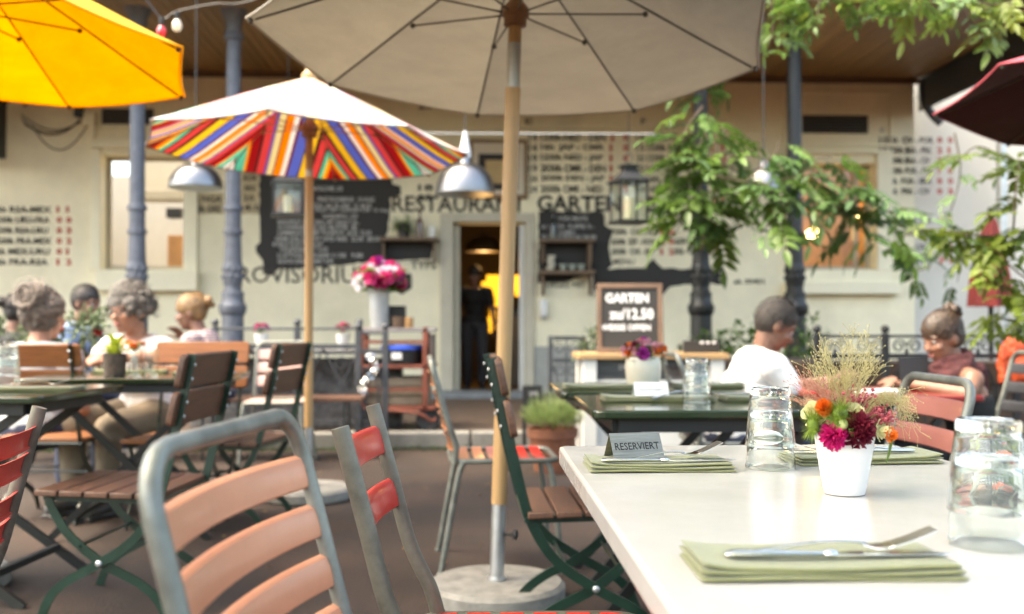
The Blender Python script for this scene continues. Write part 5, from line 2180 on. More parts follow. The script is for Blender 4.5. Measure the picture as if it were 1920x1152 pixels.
# small flower pails on the railing ledge
lg = thing('planter_trough', 'grey mottled planter trough full of greyish plants behind the railing', 'planter', (P(560, 700, 8.3).x, 8.32, ZP))
q = MB()
q.box((0, 0, .28), (1.7, .3, .56))
q.obj('body', mat('mottled_stone', (.16, .155, .15), .9, var=.7, vs=16, bump=.4, bs=40), lg, .01)
q = MB()
q.box((0, -.1, .62), (1.75, .5, .03))
q.obj('ledge', mat('ledge_grey', (.20, .20, .20), .7, var=.3), lg, .004)
for (px, lb, sd_) in ((490, 'white pail with pink flowers left of the striped parasol pole', 31), (643, 'white pail with dark pink flowers right of the striped parasol pole', 32)):
    x = P(px, 640, 8.2).x
    t = thing('flower_pail', lb, 'pail', (x, 8.2, ZP + .636))
    q = MB()
    q.lathe([(.035, 0), (.038, .003), (.058, .13), (.06, .13), (.056, .128), (.036, .01), (.001, .01)], 20)
    q.obj('body', m_white, t)
    simple_posy(lb.replace('white pail with ', '') + ' standing in the pail', (x, 8.2, ZP + .80), .075, [m_rose, m_purple, m_rose], 12, seed=sd_)
bn = thing('garden_bench', 'weathered brown garden bench behind the railing', 'bench', (P(520, 750, 7.3).x, 7.3, 0))
for i in range(3):
    q = MB()
    q.box((0, -.12 + i * .12, .43), (1.25, .1, .025))
    q.obj('seat_slat', m_wood, bn, .003)
for sx in (-1, 1):
    q = MB()
    q.bar([(sx * .5, -.15, 0), (sx * .5, -.12, .41), (sx * .5, .13, .41), (sx * .5, .16, 0)], .03, .012, (1, 0, 0))
    q.obj('leg', m_gleg, bn)

# white service cabinet with the chalkboard
cx0, cx1 = P(1092, 740, 7.2).x, P(1356, 740, 7.2).x
cb = thing('service_table', 'white service table with a wooden top and painted dark front panel', 'cabinet', ((cx0 + cx1) / 2, 7.4, 0))
w2 = (cx1 - cx0) / 2
ztop = P(1220, 663, 7.2).z
q = MB()
q.box((0, 0, ztop - .02), (2 * w2 + .06, .52, .04))
q.obj('top', mat('blond_wood', (.42, .26, .12), .5, var=.25, vs=4, stretch=(1, 10, 10)), cb, .004)
for sx in (-1, 1):
    for sy in (-1, 1):
        q = MB()
        q.box((sx * (w2 - .05), sy * .2, (ztop - .04) / 2), (.10, .08, ztop - .041))
        q.obj('leg', mat('white_wood_paint', (.62, .62, .58), .6, var=.1, vs=5), cb, .004)
zp0, zp1 = P(1220, 712, 7.2).z, P(1220, 674, 7.2).z
q = MB()
q.box((0, -.185, (zp0 + zp1) / 2), (2 * w2 - .202, .02, zp1 - zp0))
q.obj('front_panel', mat('brushed_blackboard', (.07, .075, .075), .6, var=.8, vs=3, stretch=(1, 1, 9)), cb)
q = MB()
q.box((0, -.195, zp0 - .04), (2 * w2 - .202, .02, .07))
q.box((0, -.16, .22), (2 * w2 - .202, .02, .36))
q.obj('apron', mat('white_wood_paint', (.62, .62, .58)), cb, .003)
wx = P(1160, 692, 7.2).x - (cx0 + cx1) / 2
lettering('SALATE', (wx, -.1962, (zp0 + zp1) / 2), (.17, 0, .01), (0, 0, .035), m_chalk, cb, 'chalk_lettering', .02)

kx = P(1181, 600, 7.3).x
kb_ = thing('chalkboard', 'framed chalkboard reading GARTEN leaning on the white service table', 'chalkboard', (kx, 7.28, ztop + .001), R(-3))
q = MB()
bw, bh_ = (P(1243, 600, 7.3).x - P(1120, 600, 7.3).x), P(1181, 531, 7.3).z - ztop
M = Matrix.Rotation(R(-7), 3, 'X')
for (c_, d_) in (((0, 0, .018), (bw, .022, .035)), ((0, 0, bh_ - .018), (bw, .022, .035)), ((-bw / 2 + .0175, 0, bh_ / 2), (.035, .022, bh_ - .071)), ((bw / 2 - .0175, 0, bh_ / 2), (.035, .022, bh_ - .071))):
    q.box(M @ V(c_), d_, M=M)
q.obj('frame', mat('frame_wood', (.17, .10, .06), .55, var=.3, vs=8), kb_, .003)
q = MB()
q.box(M @ V((0, .004, bh_ / 2)), (bw - .06, .012, bh_ - .06), M=M)
q.obj('panel', m_board, kb_)
q = MB()
q.bar([M @ V((0, .012, bh_ * .8)), V((0, .20, .004))], .02, .012, (1, 0, 0))
q.obj('strut', mat('frame_wood', (.17, .1, .06)), kb_)
m_chw = mat('white_chalk_paint', (.72, .72, .70), .85)


def board_text(txt, x0, x1, z0, z1, bold=.02):
    lettering(txt, M @ V((x0 * bw, -.0035, z0 * bh_)), (bw * (x1 - x0), 0, 0), M @ V((0, 0, (z1 - z0) * bh_)), m_chw, kb_, 'chalk_lettering', bold)


board_text('GARTEN', -.37, .29, .72, .86, .035)
board_text('zu/12.50', -.31, .36, .48, .64, .03)
board_text('WEISSE OFFEN', -.44, .31, .32, .41, .03)
sx_ = P(1320, 660, 7.2).x
t = thing('small_sign', 'low black sign with three white dots on the white service table', 'sign', (sx_, 7.28, ztop + .001))
q = MB()
q.box((0, 0, .045), (.27, .03, .09))
q.obj('board', m_board, t, .003)
q = MB()
for i in range(3):
    q.ball((-.0 + i * .045, -.015, .075), (.016, .003, .010), 8, 6)
q.obj('dot', m_chw, t)
t = thing('stand_sign', 'small black sign on a thin dark stand left of the terracotta pot', 'sign', (P(993, 780, 7.6).x, 7.6, 0))
q = MB()
zt = P(993, 724, 7.6).z
q.box((-.04, 0, zt / 2), (.03, .03, zt))
q.box((-.04, 0, .01), (.14, .14, .02))
q.obj('stand', m_black, t)
q = MB()
q.box((.03, -.02, zt - .08), (.13, .012, .17))
q.obj('plate', m_black, t)
lettering('070', (-.005, -.0275, zt - .075), (.07, 0, 0), (0, 0, .035), mat('grey_chalk', (.35, .35, .34), .8), t, 'sign_lettering', .02)

# terracotta pot with a lavender bush
tpx = G(1036, 884, 0)
tt = thing('terracotta_pot', 'terracotta pot standing on the ground beside the veranda step', 'plant pot', (tpx.x, tpx.y, 0))
q = MB()
q.lathe([(.115, 0), (.12, .004), (.155, .225), (.168, .228), (.17, .285), (.155, .287), (.145, .25), (.001, .25)], 36)
q.obj('body', m_terra, tt)
lv = thing('lavender_bush', 'fine leaved grey green bush growing in the terracotta pot', 'bush', (tpx.x, tpx.y, .25))
rr_ = random.Random(2)
q = MB()
for i in range(1500):
    a = rr_.uniform(0, 2 * PI)
    sp = math.sqrt(rr_.random())
    tip = V((sp * .25 * math.cos(a), sp * .25 * math.sin(a), .33 * (1 - .55 * sp * sp) * rr_.uniform(.55, 1.08)))
    b0 = V((tip.x * .3, tip.y * .3, 0))
    p1 = b0.lerp(tip, rr_.uniform(.45, .8))
    d = (tip - b0).normalized()
    a_, b_ = frame_of(d)
    s_ = a_ * .005
    q.add([p1 - s_, p1 + s_, tip + V((rr_.gauss(0, .012), rr_.gauss(0, .012), 0))], [(0, 1, 2)])
tag(q.obj('foliage', mat('lavender_leaf', (.30, .38, .14), .6, var=.35, vs=20, trans=.3), lv), kind='stuff')
q = MB()
for i in range(26):
    a = rr_.uniform(0, 6.28)
    q.tube([(0, 0, 0), (.06 * math.cos(a), .06 * math.sin(a), .12)], .003, 4)
q.obj('stem', m_stem, lv)
# ================================================================== PLANTS
def compound_leaf(pairs, ll, lw, droop, m, seed):
    rr = random.Random(seed)
    q = MB()
    ax = lambda u: V((u, .04 * math.sin(u * 3 + seed), -droop * u * u))
    q.tube([ax(i / 6) for i in range(7)], .006, 4)

    def leaflet(o_, d, ln):
        d = d.normalized()
        sd = d.cross(V((0, 0, 1))).normalized()
        up = sd.cross(d)
        vs = []
        prof = [(0, .05), (.22, .8), (.5, 1), (.78, .62), (1, .02)]
        for (u, w_) in prof:
            c = o_ + d * (u * ln) + V((0, 0, -.22 * ln * u * u))
            hw = lw * .5 * w_
            vs += [c - sd * hw + up * hw * .35, c, c + sd * hw + up * hw * .35]
        q.add(vs, [(i * 3 + j, i * 3 + j + 1, i * 3 + 4 + j, i * 3 + 3 + j) for i in range(4) for j in range(2)])
    for k in range(pairs):
        u = .22 + .74 * k / pairs
        for s in (-1, 1):
            ang = R(62 - 18 * u + rr.uniform(-9, 9))
            leaflet(ax(u), V((math.cos(ang), s * math.sin(ang), rr.uniform(-.25, .05))), ll * (1 - .25 * abs(u - .5)) * rr.uniform(.85, 1.1))
    leaflet(ax(1), V((1, 0, -.5)), ll)
    return q.mesh('leaf', m)


LEAFM = {}


def vine(label, stems, step, size, seed, mats_, spread=.5, jitter=.05, cat='climbing plant', group=None, name='climbing_vine', sides=1):
    """stems: lists of (px, py, depth); leaves grow along them"""
    rr = random.Random(seed)
    p0 = P(*stems[0][0])
    t = thing(name, label, cat, tuple(p0), 0, group)
    for m in mats_:
        if m.name not in LEAFM:
            LEAFM[m.name] = [compound_leaf(5, .42, .165, .22, m, 1), compound_leaf(6, .38, .145, .35, m, 2), compound_leaf(4, .46, .18, .12, m, 3)]
    cnt = 0
    for st in stems:
        pts = smooth_path([P(*s) for s in st], 8)
        q = MB()
        q.tube([p - p0 for p in pts], [.007 * (1 - .6 * i / len(pts)) for i in range(len(pts))], 5)
        q.obj('stem', m_stem, t)
        acc = 0
        for i in range(1, len(pts)):
            seg = pts[i] - pts[i - 1]
            acc += seg.length
            while acc > step:
                acc -= step
                for _ in range(sides):
                    if cnt >= 290:
                        break
                    cnt += 1
                    a = rr.uniform(0, 2 * PI)
                    d = V((math.cos(a), math.sin(a) * .8 - .25, rr.uniform(-.75, .25))).normalized()
                    M = Matrix((d, V((-d.y, d.x, 0)).normalized(), d.cross(V((-d.y, d.x, 0)).normalized()))).transposed()
                    m = mats_[min(len(mats_) - 1, int(abs(rr.gauss(0, .75)) * 1.05))]
                    o = link('leaf', rr.choice(LEAFM[m.name]), t, pts[i] - p0 + V((rr.uniform(-1, 1), rr.uniform(-1, 1), rr.uniform(-1, 1))) * jitter, None)
                    o.rotation_euler = (M @ Matrix.Rotation(rr.uniform(-.5, .5), 3, 'X')).to_euler()
                    s_ = size * rr.uniform(.7, 1.15)
                    o.scale = (s_, s_, s_)
    return t


vine('leafy climber wound round the dark column nearest the doorway', [
    [(1316, 470, 8.7), (1322, 400, 8.7), (1305, 280, 8.6), (1318, 190, 8.6), (1300, 80, 8.5)],
    [(1318, 200, 7.8), (1285, 245, 7.7), (1262, 320, 7.6), (1262, 400, 7.6), (1300, 440, 7.6)],
    [(1318, 220, 7.9), (1362, 250, 7.8), (1372, 320, 7.7), (1335, 380, 7.6), (1370, 440, 7.6)],
    [(1318, 260, 7.8), (1290, 330, 7.7), (1310, 400, 7.6), (1330, 425, 7.6)],
    [(1320, 250, 7.7), (1345, 290, 7.6), (1300, 370, 7.6), (1270, 430, 7.6), (1250, 455, 7.6)],
    [(1340, 300, 7.8), (1390, 330, 7.8), (1420, 390, 7.8), (1410, 430, 7.8)]], .064, .31, 3, [m_leaf, m_leafd, m_leafy], sides=1)
vine('leafy branches trailing across in front of the lamp lit right window', [
    [(1340, 330, 7.2), (1430, 345, 7.2), (1510, 330, 7.1), (1600, 355, 7.1), (1670, 400, 7.0), (1690, 420, 7.0)],
    [(1400, 340, 7.2), (1450, 290, 7.2), (1462, 262, 7.2)],
    [(1480, 340, 7.1), (1530, 300, 7.1), (1560, 295, 7.1)],
    [(1440, 345, 7.1), (1450, 400, 7.1), (1425, 440, 7.1)],
    [(1510, 335, 7.1), (1580, 400, 7.0), (1640, 450, 7.0), (1700, 470, 7.0)],
    [(1430, 350, 7.2), (1490, 380, 7.2), (1540, 375, 7.2), (1620, 390, 7.2)]], .06, .30, 5, [m_leafd, m_leaf, m_leafd])
vine('green branches hanging into the picture from the top, under the boarded ceiling', [
    [(1420, -40, 5.6), (1520, 0, 5.6), (1640, -12, 5.6), (1760, 0, 5.5), (1900, 10, 5.4), (1990, 10, 5.4)],
    [(1440, -20, 5.8), (1450, 40, 5.8), (1440, 90, 5.8)],
    [(1540, -10, 5.6), (1530, 40, 5.6), (1520, 60, 5.6)],
    [(1640, -10, 5.6), (1650, 20, 5.6)],
    [(1710, -10, 5.5), (1700, 30, 5.5)],
    [(1800, 0, 5.4), (1820, 40, 5.4), (1840, 60, 5.4)],
    [(1890, 10, 5.4), (1880, 60, 5.4)],
    [(1480, -30, 6.2), (1600, -20, 6.2), (1750, -25, 6.2), (1900, -10, 6.2)]], .05, .21, 8, [m_leaf, m_leafy, m_leaf], sides=1)
vine('yellow green branches reaching in from the right edge below the maroon parasol', [
    [(1990, 300, 5.8), (1900, 300, 5.8), (1835, 275, 5.8), (1800, 300, 5.8)],
    [(1990, 400, 5.6), (1900, 440, 5.6), (1820, 440, 5.6), (1740, 430, 5.7), (1690, 445, 5.8)],
    [(1990, 560, 5.5), (1920, 520, 5.5), (1860, 470, 5.6), (1800, 440, 5.7)],
    [(1990, 640, 5.4), (1900, 560, 5.4), (1870, 530, 5.4)],
    [(1900, 440, 5.6), (1905, 350, 5.6), (1912, 300, 5.6)],
    [(1990, 620, 5.6), (1900, 600, 5.6), (1850, 600, 5.6), (1830, 620, 5.6)]], .047, .22, 13, [m_leafy, m_leaf, m_leaf])
vine('thin twig with drooping leaves hanging before the pale wall at the right', [
    [(1790, 250, 7.6), (1800, 330, 7.6), (1770, 430, 7.6), (1740, 500, 7.6), (1690, 510, 7.6)],
    [(1770, 430, 7.6), (1800, 470, 7.6), (1795, 530, 7.6)]], .15, .22, 17, [m_leafd, m_leaf])


# unseen tree, added so that its crown shades the nearest tables
gt_ = thing('shade_tree', 'unseen tree added behind the camera, its crown shading the near tables', 'tree', (2.7, -.9, 0))
q = MB()
q.tube(smooth_path([(0, 0, 0), (-.05, .03, 1.2), (-.15, .1, 2.4), (-.5, .4, 3.3)], 5), [.16 - .004 * i for i in range(16)], 12)
q.obj('trunk', mat('bark', (.11, .085, .06), .9, var=.5, vs=9, stretch=(3, 3, .6), bump=.6, bs=30), gt_)
rt_ = random.Random(77)
lq = MB()
for k in range(13):
    a = R(100 + k * 14)
    l = rt_.uniform(1.2, 3.6)
    e_ = V((-.5 + l * math.cos(a), .4 + .9 * l * math.sin(a), 3.5 + rt_.uniform(-.1, .9)))
    pts = smooth_path([(-.3, .2, 2.9), V((-.5, .4, 3.3)).lerp(e_, .5) + V((0, 0, .25)), e_], 6)
    q = MB()
    q.tube(pts, [.05 * (1 - .075 * i) for i in range(len(pts))], 6)
    q.obj('limb', MATS['bark'], gt_)
for i in range(8500):
    r_, a = 2.8 * math.sqrt(rt_.random()), rt_.uniform(0, 2 * PI)
    c = V((-3.0 + r_ * math.cos(a), 1.75 + r_ * .95 * math.sin(a), 3.4 + rt_.random() * .9 * (1 - (r_ / 3) ** 2) + rt_.gauss(0, .08)))
    d = V((rt_.gauss(0, 1), rt_.gauss(0, 1), rt_.gauss(-.3, .35))).normalized()
    a_, b_ = frame_of(d)
    s_ = rt_.uniform(.09, .16)
    mid = c + d * s_ * .5 + b_ * s_ * .06
    lq.add([c, mid - a_ * s_ * .28, mid, mid + a_ * s_ * .28, c + d * s_], [(0, 1, 2), (0, 2, 3), (1, 4, 2), (2, 4, 3)])
tag(lq.obj('crown', m_leaf, gt_), kind='stuff')


def shrub(label, cx, cy, Y, w_, h_, m, seed, n_=420, leafs=.06, zb=0., grp=None, name='shrub', flowers=None):
    """leafy shrub: leaves spread through a lumpy volume, on branching stems"""
    rr = random.Random(seed)
    p = P(cx, cy, Y)
    t = thing(name, label, 'shrub', (p.x, Y, zb), 0, grp)
    top = p.z - zb
    lumps = [V((rr.uniform(-.42, .42) * w_, rr.uniform(-.3, .3) * w_ * .6, top - rr.uniform(.05, 1.) * h_)) for _ in range(9)]
    q = MB()
    for i in range(n_):
        l = rr.choice(lumps)
        d = V((rr.gauss(0, 1), rr.gauss(0, 1), rr.gauss(0, 1))).normalized()
        c = l + d * (h_ * .26 * rr.random() ** .5)
        o_ = (d + V((0, -.3, .5)) + V((rr.gauss(0, .4), rr.gauss(0, .4), rr.gauss(0, .4)))).normalized()
        s = leafs * rr.uniform(.6, 1.2)
        a_, b_ = frame_of(o_)
        mid = c + o_ * s * .5 + b_ * s * .08
        q.add([c, mid - a_ * s * .3, mid, mid + a_ * s * .3, c + o_ * s - V((0, 0, s * .2))], [(0, 1, 2), (0, 2, 3), (1, 4, 2), (2, 4, 3)])
    tag(q.obj('foliage', m, t), kind='stuff')
    q = MB()
    for l in lumps:
        b0 = V((l.x * .3, l.y * .3, 0))
        q.tube(smooth_path([b0, b0.lerp(l, .5) + V((l.x * .1, 0, 0)), l], 4), .006, 5)
    q.obj('branch', m_stem, t)
    if flowers:
        for k in range(flowers[1]):
            l = rr.choice(lumps)
            d = V((rr.gauss(0, .6), -1, rr.gauss(0, .6))).normalized()
            flower('flower', l + d * h_ * .27, d, .035, flowers[0], [6, 5, 3], .12, .3, t, k + seed)
    return t


m_redp = mat('red_petal', (.62, .015, .03), .6, var=.3, vs=40, trans=.2)
shrub('leafy green shrub just right of the framed chalkboard', 1395, 628, 8.2, .8, .8, m_leafd, 41, 900, .10, ZP)
shrub('lower leafy shrub between the chalkboard and the dark column', 1275, 640, 8.3, .55, .5, m_leafg, 42, 500, .08, ZP)
shrub('dark shrub behind the dark column by the man in white', 1520, 610, 8.6, .3, .55, m_leafd, 43, 300, .08, ZP)
shrub('grey green shrub with a red flower between the two women on the left', 150, 600, 6.4, .62, .42, m_leafg, 44, 900, .07, 0., flowers=(m_redp, 3))
shrub('pale green shrub at the left edge behind the grey haired woman', 10, 612, 6.6, .5, .35, m_leafg, 45, 500, .07, 0.)
shrub('small plant tuft left of the framed chalkboard', 1108, 626, 7.9, .16, .3, m_leafg, 46, 220, .06, 0)
b = MB()
pc = P(1700, 700, 7.4)
ptr = thing('wooden_planter', 'long dark wooden planter box behind the black railing', 'planter', (pc.x, 7.35, 0))
for i in range(4):
    q = MB()
    q.box((0, -.2, .1 + i * .17), (2.3, .02, .155))
    q.obj('plank', mat('dark_planter_wood', (.06, .035, .02), .65, var=.5, vs=5, rnd=.3), ptr, .003)
q = MB()
q.box((0, .02, .36), (2.28, .40, .66))
q.obj('body', mat('dark_planter_inside', (.035, .025, .018), .9), ptr)
pc = P(1385, 760, 8.0)
t2 = thing('wooden_planter', 'brown wooden planter under the leafy shrub by the chalkboard', 'planter', (pc.x, 7.9, 0))
for i in range(4):
    q = MB()
    q.box((0, -.2, .1 + i * .17), (1.1, .02, .155))
    q.obj('plank', mat('dark_planter_wood', (.06, .035, .02)), t2, .003)
q = MB()
q.box((0, .0, .36), (1.08, .36, .66))
q.obj('body', mat('dark_planter_inside', (.035, .025, .018)), t2)
# closed red parasol on the right
fp_ = P(1858, 560, 8.6)
t = thing('closed_parasol', 'closed faded red parasol standing before the white side wall', 'parasol', (fp_.x, 8.6, 0))
zt = P(1862, 400, 8.6).z
zb_ = P(1855, 575, 8.6).z
q = MB()
n_ = 28
for k, (u, r) in enumerate(((0, .012), (.1, .05), (.35, .10), (.7, .15), (1, .17))):
    for i in range(n_):
        a = 2 * PI * i / n_
        rr2 = r * (1 + .16 * math.cos(a * 7)) 
        q.v.append((rr2 * math.cos(a), rr2 * math.sin(a), zt + (zb_ - zt) * u))
for k in range(4):
    for i in range(n_):
        j = (i + 1) % n_
        q.f.append((k * n_ + i, k * n_ + j, (k + 1) * n_ + j, (k + 1) * n_ + i))
        q.mi.append(0)
q.obj('canopy', mat('faded_red_cloth', (.17, .022, .02), .85, var=.25, vs=4, trans=.15), t)
q = MB()
q.tube([(0, 0, 0), (0, 0, zt + .05)], .022, 10)
q.obj('pole', m_gleg, t)


# ================================================================== PEOPLE
def skin_mat(name, col):
    m = mat(name, col, .5, var=.12, vs=9, bump=.05, bs=120)
    m.node_tree.nodes['Principled BSDF'].inputs['Subsurface Weight'].default_value = .12
    m.node_tree.nodes['Principled BSDF'].inputs['Subsurface Radius'].default_value = (.02, .008, .004)
    return m


def fuse(q, name, m, parent, vox=.009, smooth=4, noise=None):
    """one continuous surface out of the overlapping forms in q"""
    o = bpy.data.objects.new('tmp', q.mesh('tmp', m))
    r = o.modifiers.new('r', 'REMESH')
    r.mode = 'VOXEL'
    r.voxel_size = vox
    s = o.modifiers.new('s', 'SMOOTH')
    s.iterations = smooth
    s.factor = .5
    me = baked(o)
    bpy.data.objects.remove(o)
    me.name = name
    if noise:
        rr = random.Random(5)
        from mathutils import noise as nz
        cos = []
        for v in me.vertices:
            c = v.co
            cos += (c + v.normal * (nz.noise(c * noise[0]) * noise[1] + nz.noise(c * noise[0] * 2.7) * noise[1] * .5))[:]
        me.vertices.foreach_set('co', cos)
    me.materials.clear()
    me.materials.append(m)
    me.polygons.foreach_set('use_smooth', [True] * len(me.polygons))
    return link(name, me, parent)


def hand(q, wrist, d, palm_n, side, sc=1., curl=.5):
    """palm, four unequal bent fingers and a thumb from the palm's side; d = pointing direction, palm_n = palm normal"""
    d = V(d).normalized()
    nrm = V(palm_n)
    nrm = (nrm - d * nrm.dot(d)).normalized()
    s = d.cross(nrm).normalized() * side
    w_ = V(wrist)
    for k in range(4):
        o_ = s * (.024 - .016 * k) * sc
        q.capsule(w_ + d * .012 * sc + o_ * .6, .014 * sc, w_ + d * .082 * sc + o_, .012 * sc, 8)
    lens = (.072, .082, .076, .060)
    for k in range(4):
        p = w_ + d * .088 * sc + s * (.030 - .020 * k) * sc
        dd = d.copy()
        L = lens[k] * sc
        for j, fr in enumerate((.45, .32, .23)):
            ax = s
            dd = (dd + nrm * curl * (.35 + .25 * j)).normalized()
            e = p + dd * L * fr
            q.capsule(p, (.0092 - .0009 * j) * sc, e, (.0086 - .001 * j) * sc, 8)
            p = e
    p = w_ + d * .03 * sc + s * .026 * sc
    td = (d * .75 + s * .75 + nrm * .3).normalized()
    for j, fr in enumerate((.038, .030, .024)):
        e = p + td * fr * sc
        q.capsule(p, (.012 - .001 * j) * sc, e, (.011 - .001 * j) * sc, 8)
        p = e
        td = (td + d * .3 + nrm * .15).normalized()


def person(label, loc, rz, skin, hairc, seat=.42, lean=0., torso=.44, head_yaw=0., head_pitch=0., scale=1., arms=None, top=None, sleeve='short', legs=None, legm=None, hair='short', standing=False, female=True, glasses=False, legpose=None, scarf=None, extra=None):
    t = thing('person', label, 'person', loc, R(rz))
    t.scale = (scale,) * 3
    sh = .175 if female else .20
    pel = V((0, 0, seat + .085))
    sd_ = V((math.sin(R(lean)), 0, math.cos(R(lean))))
    mid = pel + sd_ * torso * .5 + V((-.02, 0, 0))
    chest = pel + sd_ * torso * .76
    nb = pel + sd_ * (torso + .01)
    nd = (sd_ + V((.25, 0, .4))).normalized()
    hc = nb + nd * .165
    Rh = Matrix.Rotation(R(head_yaw), 3, 'Z') @ Matrix.Rotation(R(head_pitch), 3, 'Y')
    H = lambda x, y, z: hc + Rh @ V((x, y, z))
    if arms is None:
        arms = {}
    A = {}
    for s in (1, -1):
        shd = nb + V((-.01, s * sh, -.055))
        el, ha = arms.get(s, ((.05, s * (sh + .07), nb.z - .32), (.25, s * .14, nb.z - .38)))
        A[s] = (shd, V(el), V(ha))
    hipw = .095
    L = {}
    for s in (1, -1):
        if standing:
            L[s] = (pel + V((0, s * hipw, -.03)), V((.03 + s * .05, s * .10, .48)), V((-.04 + s * .09, s * .10, .09)))
        else:
            L[s] = (pel + V((.02, s * hipw, -.01)), V((.43, s * .12, seat + .05)), V((.42, s * .11, .09)))
        if legpose:
            L[s] = legpose(s, pel)

    def torso_forms(q, g, bare=False):
        bw = .125 if female else .135
        q.ball(pel + V((0, 0, .02)), (.125 + g, .165 + g, .125 + g), 16, 10)
        q.ball(mid, (.105 + g, bw + .012 + g, .16 + g), 16, 10)
        q.ball(chest, (.112 + g, sh - .035 + g, .145 + g), 16, 10)
        if female:
            for s in (1, -1):
                q.ball(chest + V((.075, s * .07, -.03)), (.055 + g * .5, .06, .065), 12, 8)
        q.capsule(nb + V((-.015, -(sh - .04), -.045)), .052 + g, nb + V((-.015, sh - .04, -.045)), .052 + g, 12)
        q.capsule(nb + V((-.01, 0, -.03)), .072 + g * .5, nb + V((-.01, 0, .005)), .056 + g * .3, 12)

    # ---- body: one continuous surface
    q = MB()
    torso_forms(q, 0)
    q.capsule(nb + V((-.01, 0, -.02)), .056, H(-.02, 0, -.05), .052, 12)
    q.ball(H(0, 0, .022), (.098, .078, .102), 20, 14, Rh)
    q.ball(H(.028, 0, -.045), (.068, .060, .080), 16, 12, Rh)
    q.ball(H(.062, 0, -.098), (.026, .028, .022), 10, 8, Rh)
    q.capsule(H(.086, 0, .008), .010, H(.110, 0, -.034), .0145, 8)
    for s in (1, -1):
        q.ball(H(.094, s * .013, -.036), .010, 8, 6)
        q.ball(H(-.008, s * .080, -.012), (.022, .010, .034), 10, 8, Rh)
        q.ball(H(.078, s * .032, .026), (.02, .026, .009), 10, 6, Rh)
        q.ball(H(.070, s * .042, -.030), (.024, .024, .020), 10, 8, Rh)
        shd, el, ha = A[s]
        q.ball(shd, .056, 12, 8)
        q.capsule(shd, .050, el, .040, 10)
        q.capsule(el, .040, ha, .026, 10)
        hd = (ha - el).normalized()
        hand(q, ha, hd, (0, -s * .55, -.8), s, 1.0, .55)
        hip, kn, an = L[s]
        q.capsule(hip, .088, kn, .058, 10)
        q.capsule(kn, .056, an, .038, 10)
        q.capsule(an + V((-.04, 0, -.045)), .034, an + V((.13, s * .015, -.062)), .026, 8)
    q.ball(H(.089, 0, -.068), (.012, .026, .007), 8, 6, Rh)
    fuse(q, 'body', skin, t, .0085, 3)
    # ---- face details
    for s in (1, -1):
        q = MB()
        q.ball(H(.0800, s * .032, .001), .0120, 10, 8)
        q.ball(H(.0885, s * .032, .000), .0060, 8, 6, m=1)
        q.obj('eye', [mat('eye_white', (.45, .40, .36), .3), mat('iris_dark', (.04, .025, .015), .25)], t)
        q = MB()
        q.tube([H(.090, s * .014, .024), H(.094, s * .032, .031), H(.082, s * .054, .024)], .0045, 5)
        q.obj('eyebrow', hairc, t)
    q = MB()
    q.ball(H(.0955, 0, -.0645), (.008, .022, .0045), 10, 6, Rh)
    q.ball(H(.0955, 0, -.0725), (.008, .019, .0050), 10, 6, Rh)
    q.obj('mouth', mat('lip_' + skin.name, (.36, .12, .10), .45), t)
    if glasses:
        q = MB()
        for s in (1, -1):
            q.tube([H(.108, s * .034 + .026 * math.cos(2 * PI * i / 16), .0 + .019 * math.sin(2 * PI * i / 16)) for i in range(16)], .003, 6, closed=True)
            q.tube([H(.106, s * .058, .006), H(.05, s * .078, .008), H(-.01, s * .086, .004)], .0025, 6)
        q.tube([H(.108, .008, .004), H(.112, 0, .007), H(.108, -.008, .004)], .0025, 6)
        q.obj('glasses', m_black, t)
    # ---- hair
    q = MB()
    rr = random.Random(len(label))
    cap = [(0, 0, .045, .102, .086, .098), (-.035, 0, .015, .082, .086, .098)]
    if hair == 'short':
        cap = [(-.004, 0, .042, .100, .083, .092), (-.034, 0, .010, .080, .084, .090)]
    for (x, y, z, a, b_, c_) in cap:
        q.ball(H(x, y, z), (a, b_, c_), 18, 12, Rh)
    if hair == 'curly':
        for i in range(260):
            th = rr.uniform(-.3, PI * .62)
            ph = rr.uniform(.55 if th > PI * .34 else 0, 2 * PI - (.55 if th > PI * .34 else 0))
            r = rr.uniform(.098, .124)
            q.ball(H(r * math.sin(th) * math.cos(ph) * .95 - .015, r * math.sin(th) * math.sin(ph) * .98, r * math.cos(th) * 1.0 + .018), rr.uniform(.014, .024), 8, 6)
    elif hair == 'updo':
        for i in range(70):
            th, ph = rr.uniform(0, PI * .75), rr.uniform(PI * .45, PI * 1.55)
            r = .105
            q.ball(H(r * math.sin(th) * math.cos(ph) - .01, r * math.sin(th) * math.sin(ph), r * math.cos(th) + .02), rr.uniform(.02, .032), 8, 6)
        q.ball(H(-.085, 0, .10), (.055, .062, .05), 14, 10, Rh)
        # twisted coils wound into a high roll
        for k in range(7):
            a0 = k * .9
            rad = .030 + .006 * k
            q.tube([H(-.075 - .010 * k + .02 * math.sin(a0 + 3 * u), rad * math.cos(a0 + 4.2 * u), .085 + rad * math.sin(a0 + 4.2 * u)) for u in [i / 12 for i in range(13)]], .019, 8)
        # locks swept up from the nape
        for k in range(16):
            y0 = -.075 + .010 * k
            q.tube(smooth_path([H(-.075 + .5 * abs(y0), y0 * .9, -.085), H(-.118 + .4 * abs(y0), y0 * 1.1, .0), H(-.10, y0 * .8 + rr.uniform(-.015, .015), .075)], 4), .0135, 7)
    elif hair in ('bun', 'topbun'):
        bz = (-.085, .115) if hair == 'topbun' else (-.125, .06)
        for i in range(26):
            a = rr.uniform(0, 2 * PI)
            e_ = rr.uniform(-1, 1)
            q.ball(H(bz[0] + .03 * e_, .03 * math.cos(a), bz[1] + .03 * math.sin(a)), rr.uniform(.014, .022), 8, 6)
        q.capsule(H(-.05, 0, .08), .05, H(bz[0], 0, bz[1]), .026, 10)
